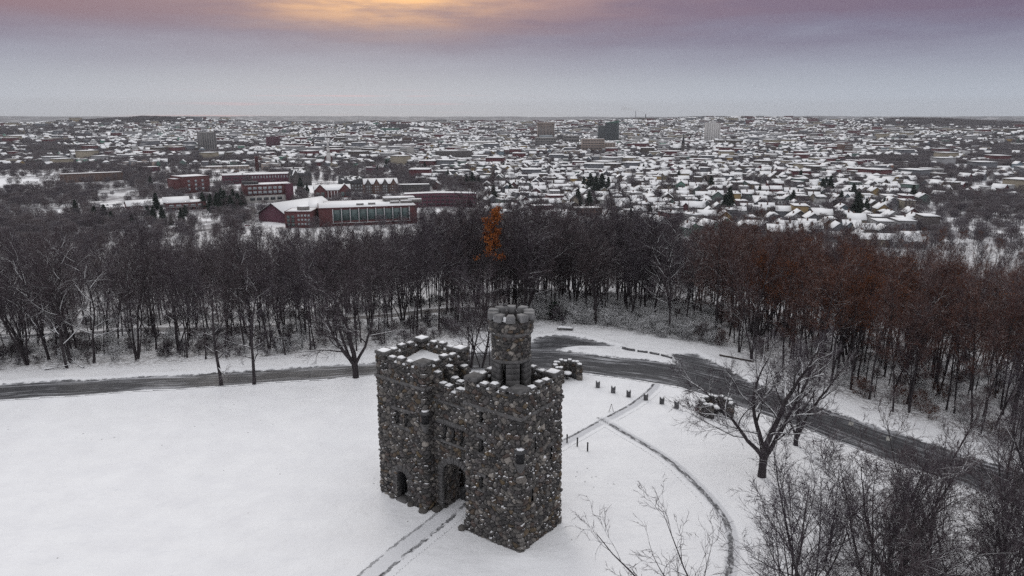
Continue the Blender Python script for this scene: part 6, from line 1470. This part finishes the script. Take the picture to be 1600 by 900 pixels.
# --- bare trees between the streets: light stand-alone crowns of many fine sticks
def far_tree(seed, H=11, Rr_=3.6, n_=230, wdt=.10, k=1):
    rr2 = random.Random(seed); T = Tubes()
    for c_ in range(k):
        ox_, oy_ = (0, 0) if k == 1 else (rr2.uniform(-14, 14), rr2.uniform(-14, 14)); h = H * rr2.uniform(.8, 1.15)
        T.tube([Vector((ox_, oy_, -1)), Vector((ox_, oy_, h * .55))], [.22, .10], 4)
        for _ in range(n_ // (1 if k == 1 else 2)):
            a = rr2.uniform(0, 6.28); rho = Rr_ * math.sqrt(rr2.random()) * .9; z = h * (.28 + .6 * rr2.random()); sh = math.sqrt(max(.05, 1 - ((z / h - .58) / .45) ** 2)); p = Vector((ox_ + rho * sh * math.cos(a), oy_ + rho * sh * math.sin(a), z))
            d = Vector((math.cos(a) * .55 * rho / Rr_ + rr2.gauss(0, .25), math.sin(a) * .55 * rho / Rr_ + rr2.gauss(0, .25), 1)).normalized(); T.spike(p, d, rr2.uniform(.9, 2.3), wdt)
    return (mesh_np('far_tree', T.v, T.f, [M['twig']]),)
FT = [far_tree(400 + i, 11 + i, 4.2 + .3 * i, 420, .10) for i in range(4)] + [far_tree(420 + i, 11, 4.2, 260, .25, 9) for i in range(3)]
rt_ = np.random.default_rng(3); pts = []
def add_far(nn, d0, d1, kinds_, dens_fn, smin, smax):
    r = np.sqrt(rt_.uniform(d0 ** 2, d1 ** 2, nn)); th = rt_.uniform(-.69, .69, nn); X_ = r * np.sin(th); Y_ = r * np.cos(th); Zt = terrain(X_, Y_); fw_ = farwood(X_, Y_); cg_ = clearing(X_, Y_); cl = .5 + .5 * hnoise(X_, Y_, 160, 44)
    u = rt_.random(nn); hp = np.array([(h[1], h[2]) for h in hs]) 
    for i in range(nn):
        if u[i] > dens_fn(fw_[i], cl[i]) + (.30 if r[i] < 1000 and X_[i] < -.12 * Y_[i] else 0): continue
        px, py = project(X_[i], Y_[i], Zt[i]); pt = project(X_[i], Y_[i], Zt[i] + 11)[1]
        if cg_[i] > .4: continue
        if any(a < px < b and r[i] < dd and dd - r[i] < dd * .22 and pt < yb - 2 for a, b, yb, dd in BL) and rt_.random() < .88: continue
        if r[i] < 1500:
            if (np.abs(fx[:, 0] - X_[i]) + np.abs(fx[:, 1] - Y_[i]) < 9).any(): continue
            if ((hp[:900, 0] - X_[i]) ** 2 + (hp[:900, 1] - Y_[i]) ** 2 < 60).any(): continue
        pts.append((X_[i], Y_[i], Zt[i] - .4, int(rt_.choice(kinds_)), rt_.uniform(0, 6.28), rt_.uniform(smin, smax)))
add_far(17000, 520, 1500, [0, 1, 2, 3], lambda f, c_: .28 + .6 * c_ ** 2 + f, .6, 1.15)
add_far(26000, 1500, 3000, [4, 5, 6], lambda f, c_: .15 + .55 * c_ ** 2 + f, .6, 1.0)
add_far(50000, 3000, 6800, [4, 5, 6], lambda f, c_: .12 + .40 * c_ ** 2 + f, .8, 1.2)
gn_scatter('distant_trees', pts, FT); print('far trees', len(pts))
# campus road with two cars
cr = smooth_line([(*G(a, b)[:2], 2.4) for a, b in [(300, 362), (345, 356), (372, 349), (390, 341), (398, 331), (392, 322)]], 2.0)
Vr = []; 
for i, (x, y, hw) in enumerate(cr):
    dx, dy = (cr[min(i + 1, len(cr) - 1)] - cr[max(i - 1, 0)])[:2]; l = math.hypot(dx, dy); nx_, ny_ = -dy / l, dx / l
    for s_ in (-1, -.5, 0, .5, 1): X_, Y_ = x + nx_ * hw * s_, y + ny_ * hw * s_; Vr.append((X_, Y_, tz(X_, Y_) + .35))
o = obj('campus_road', mesh_np('campus_road', Vr, [[5 * i + j, 5 * i + j + 5, 5 * i + j + 6, 5 * i + j + 1] for i in range(len(cr) - 1) for j in range(4)], plain('wet_asphalt', (.07, .07, .075), .6))); tag(o, kind='structure')
def car(px, py, rz, mat, label):
    p = G(px, py); e = empty('car', p + Vector((0, 0, .4)), rz, label, 'car', 'cars on the campus road'); q = MB(); q.box(-2.2, 2.2, -.9, .9, .35, .95, taper=.05); q.build('body', mat, e, .06)
    q = MB(); q.box(-1.2, 1.3, -.8, .8, .95, 1.5, taper=.25); q.build('cabin', M['glass'], e, .04); MB().box(-.9, 1.0, -.55, .55, 1.5, 1.58, taper=.03).build('roof', M['snow'], e)
    for sx_ in (-1.35, 1.35):
        for sy_ in (-.92, .92):
            q = MB(); n_ = 12; V = [(sx_ + .34 * math.cos(6.283 * k / n_), sy_ + s_ * .1, .34 + .34 * math.sin(6.283 * k / n_)) for s_ in (-1, 1) for k in range(n_)]
            q.add(V, [list(range(n_)), list(range(2 * n_ - 1, n_ - 1, -1))] + [[k, n_ + k, n_ + (k + 1) % n_, (k + 1) % n_] for k in range(n_)]); q.build('wheel', M['black_metal'], e)
car(388, 342, R(25), wallmat('crimson_paint', (.30, .01, .03)), 'bright red car on the campus road beside the big-roofed hall'); car(387, 354, R(5), wallmat('dark_red_paint', (.12, .02, .03)), 'dark red car parked lower down the campus road')

# ------------------------------------------------------------------ haze
hz = MB(); hz.box(-15000, 15000, -400, 17500, -140, 330); m_ = bpy.data.materials.new('thin_haze'); m_.use_nodes = True; nn_ = NT(m_.node_tree); oo = nn_.new('ShaderNodeOutputMaterial'); pv = nn_.new('ShaderNodeVolumePrincipled')
pv.inputs['Color'].default_value = (.86, .90, .96, 1); pv.inputs['Density'].default_value = HAZE; pv.inputs['Anisotropy'].default_value = 0.0; nn_.l.new(pv.outputs[0], oo.inputs['Volume'])
if HAZE > 0: tag(hz.build('haze', m_), kind='stuff')
print('objects', len(bpy.data.objects))
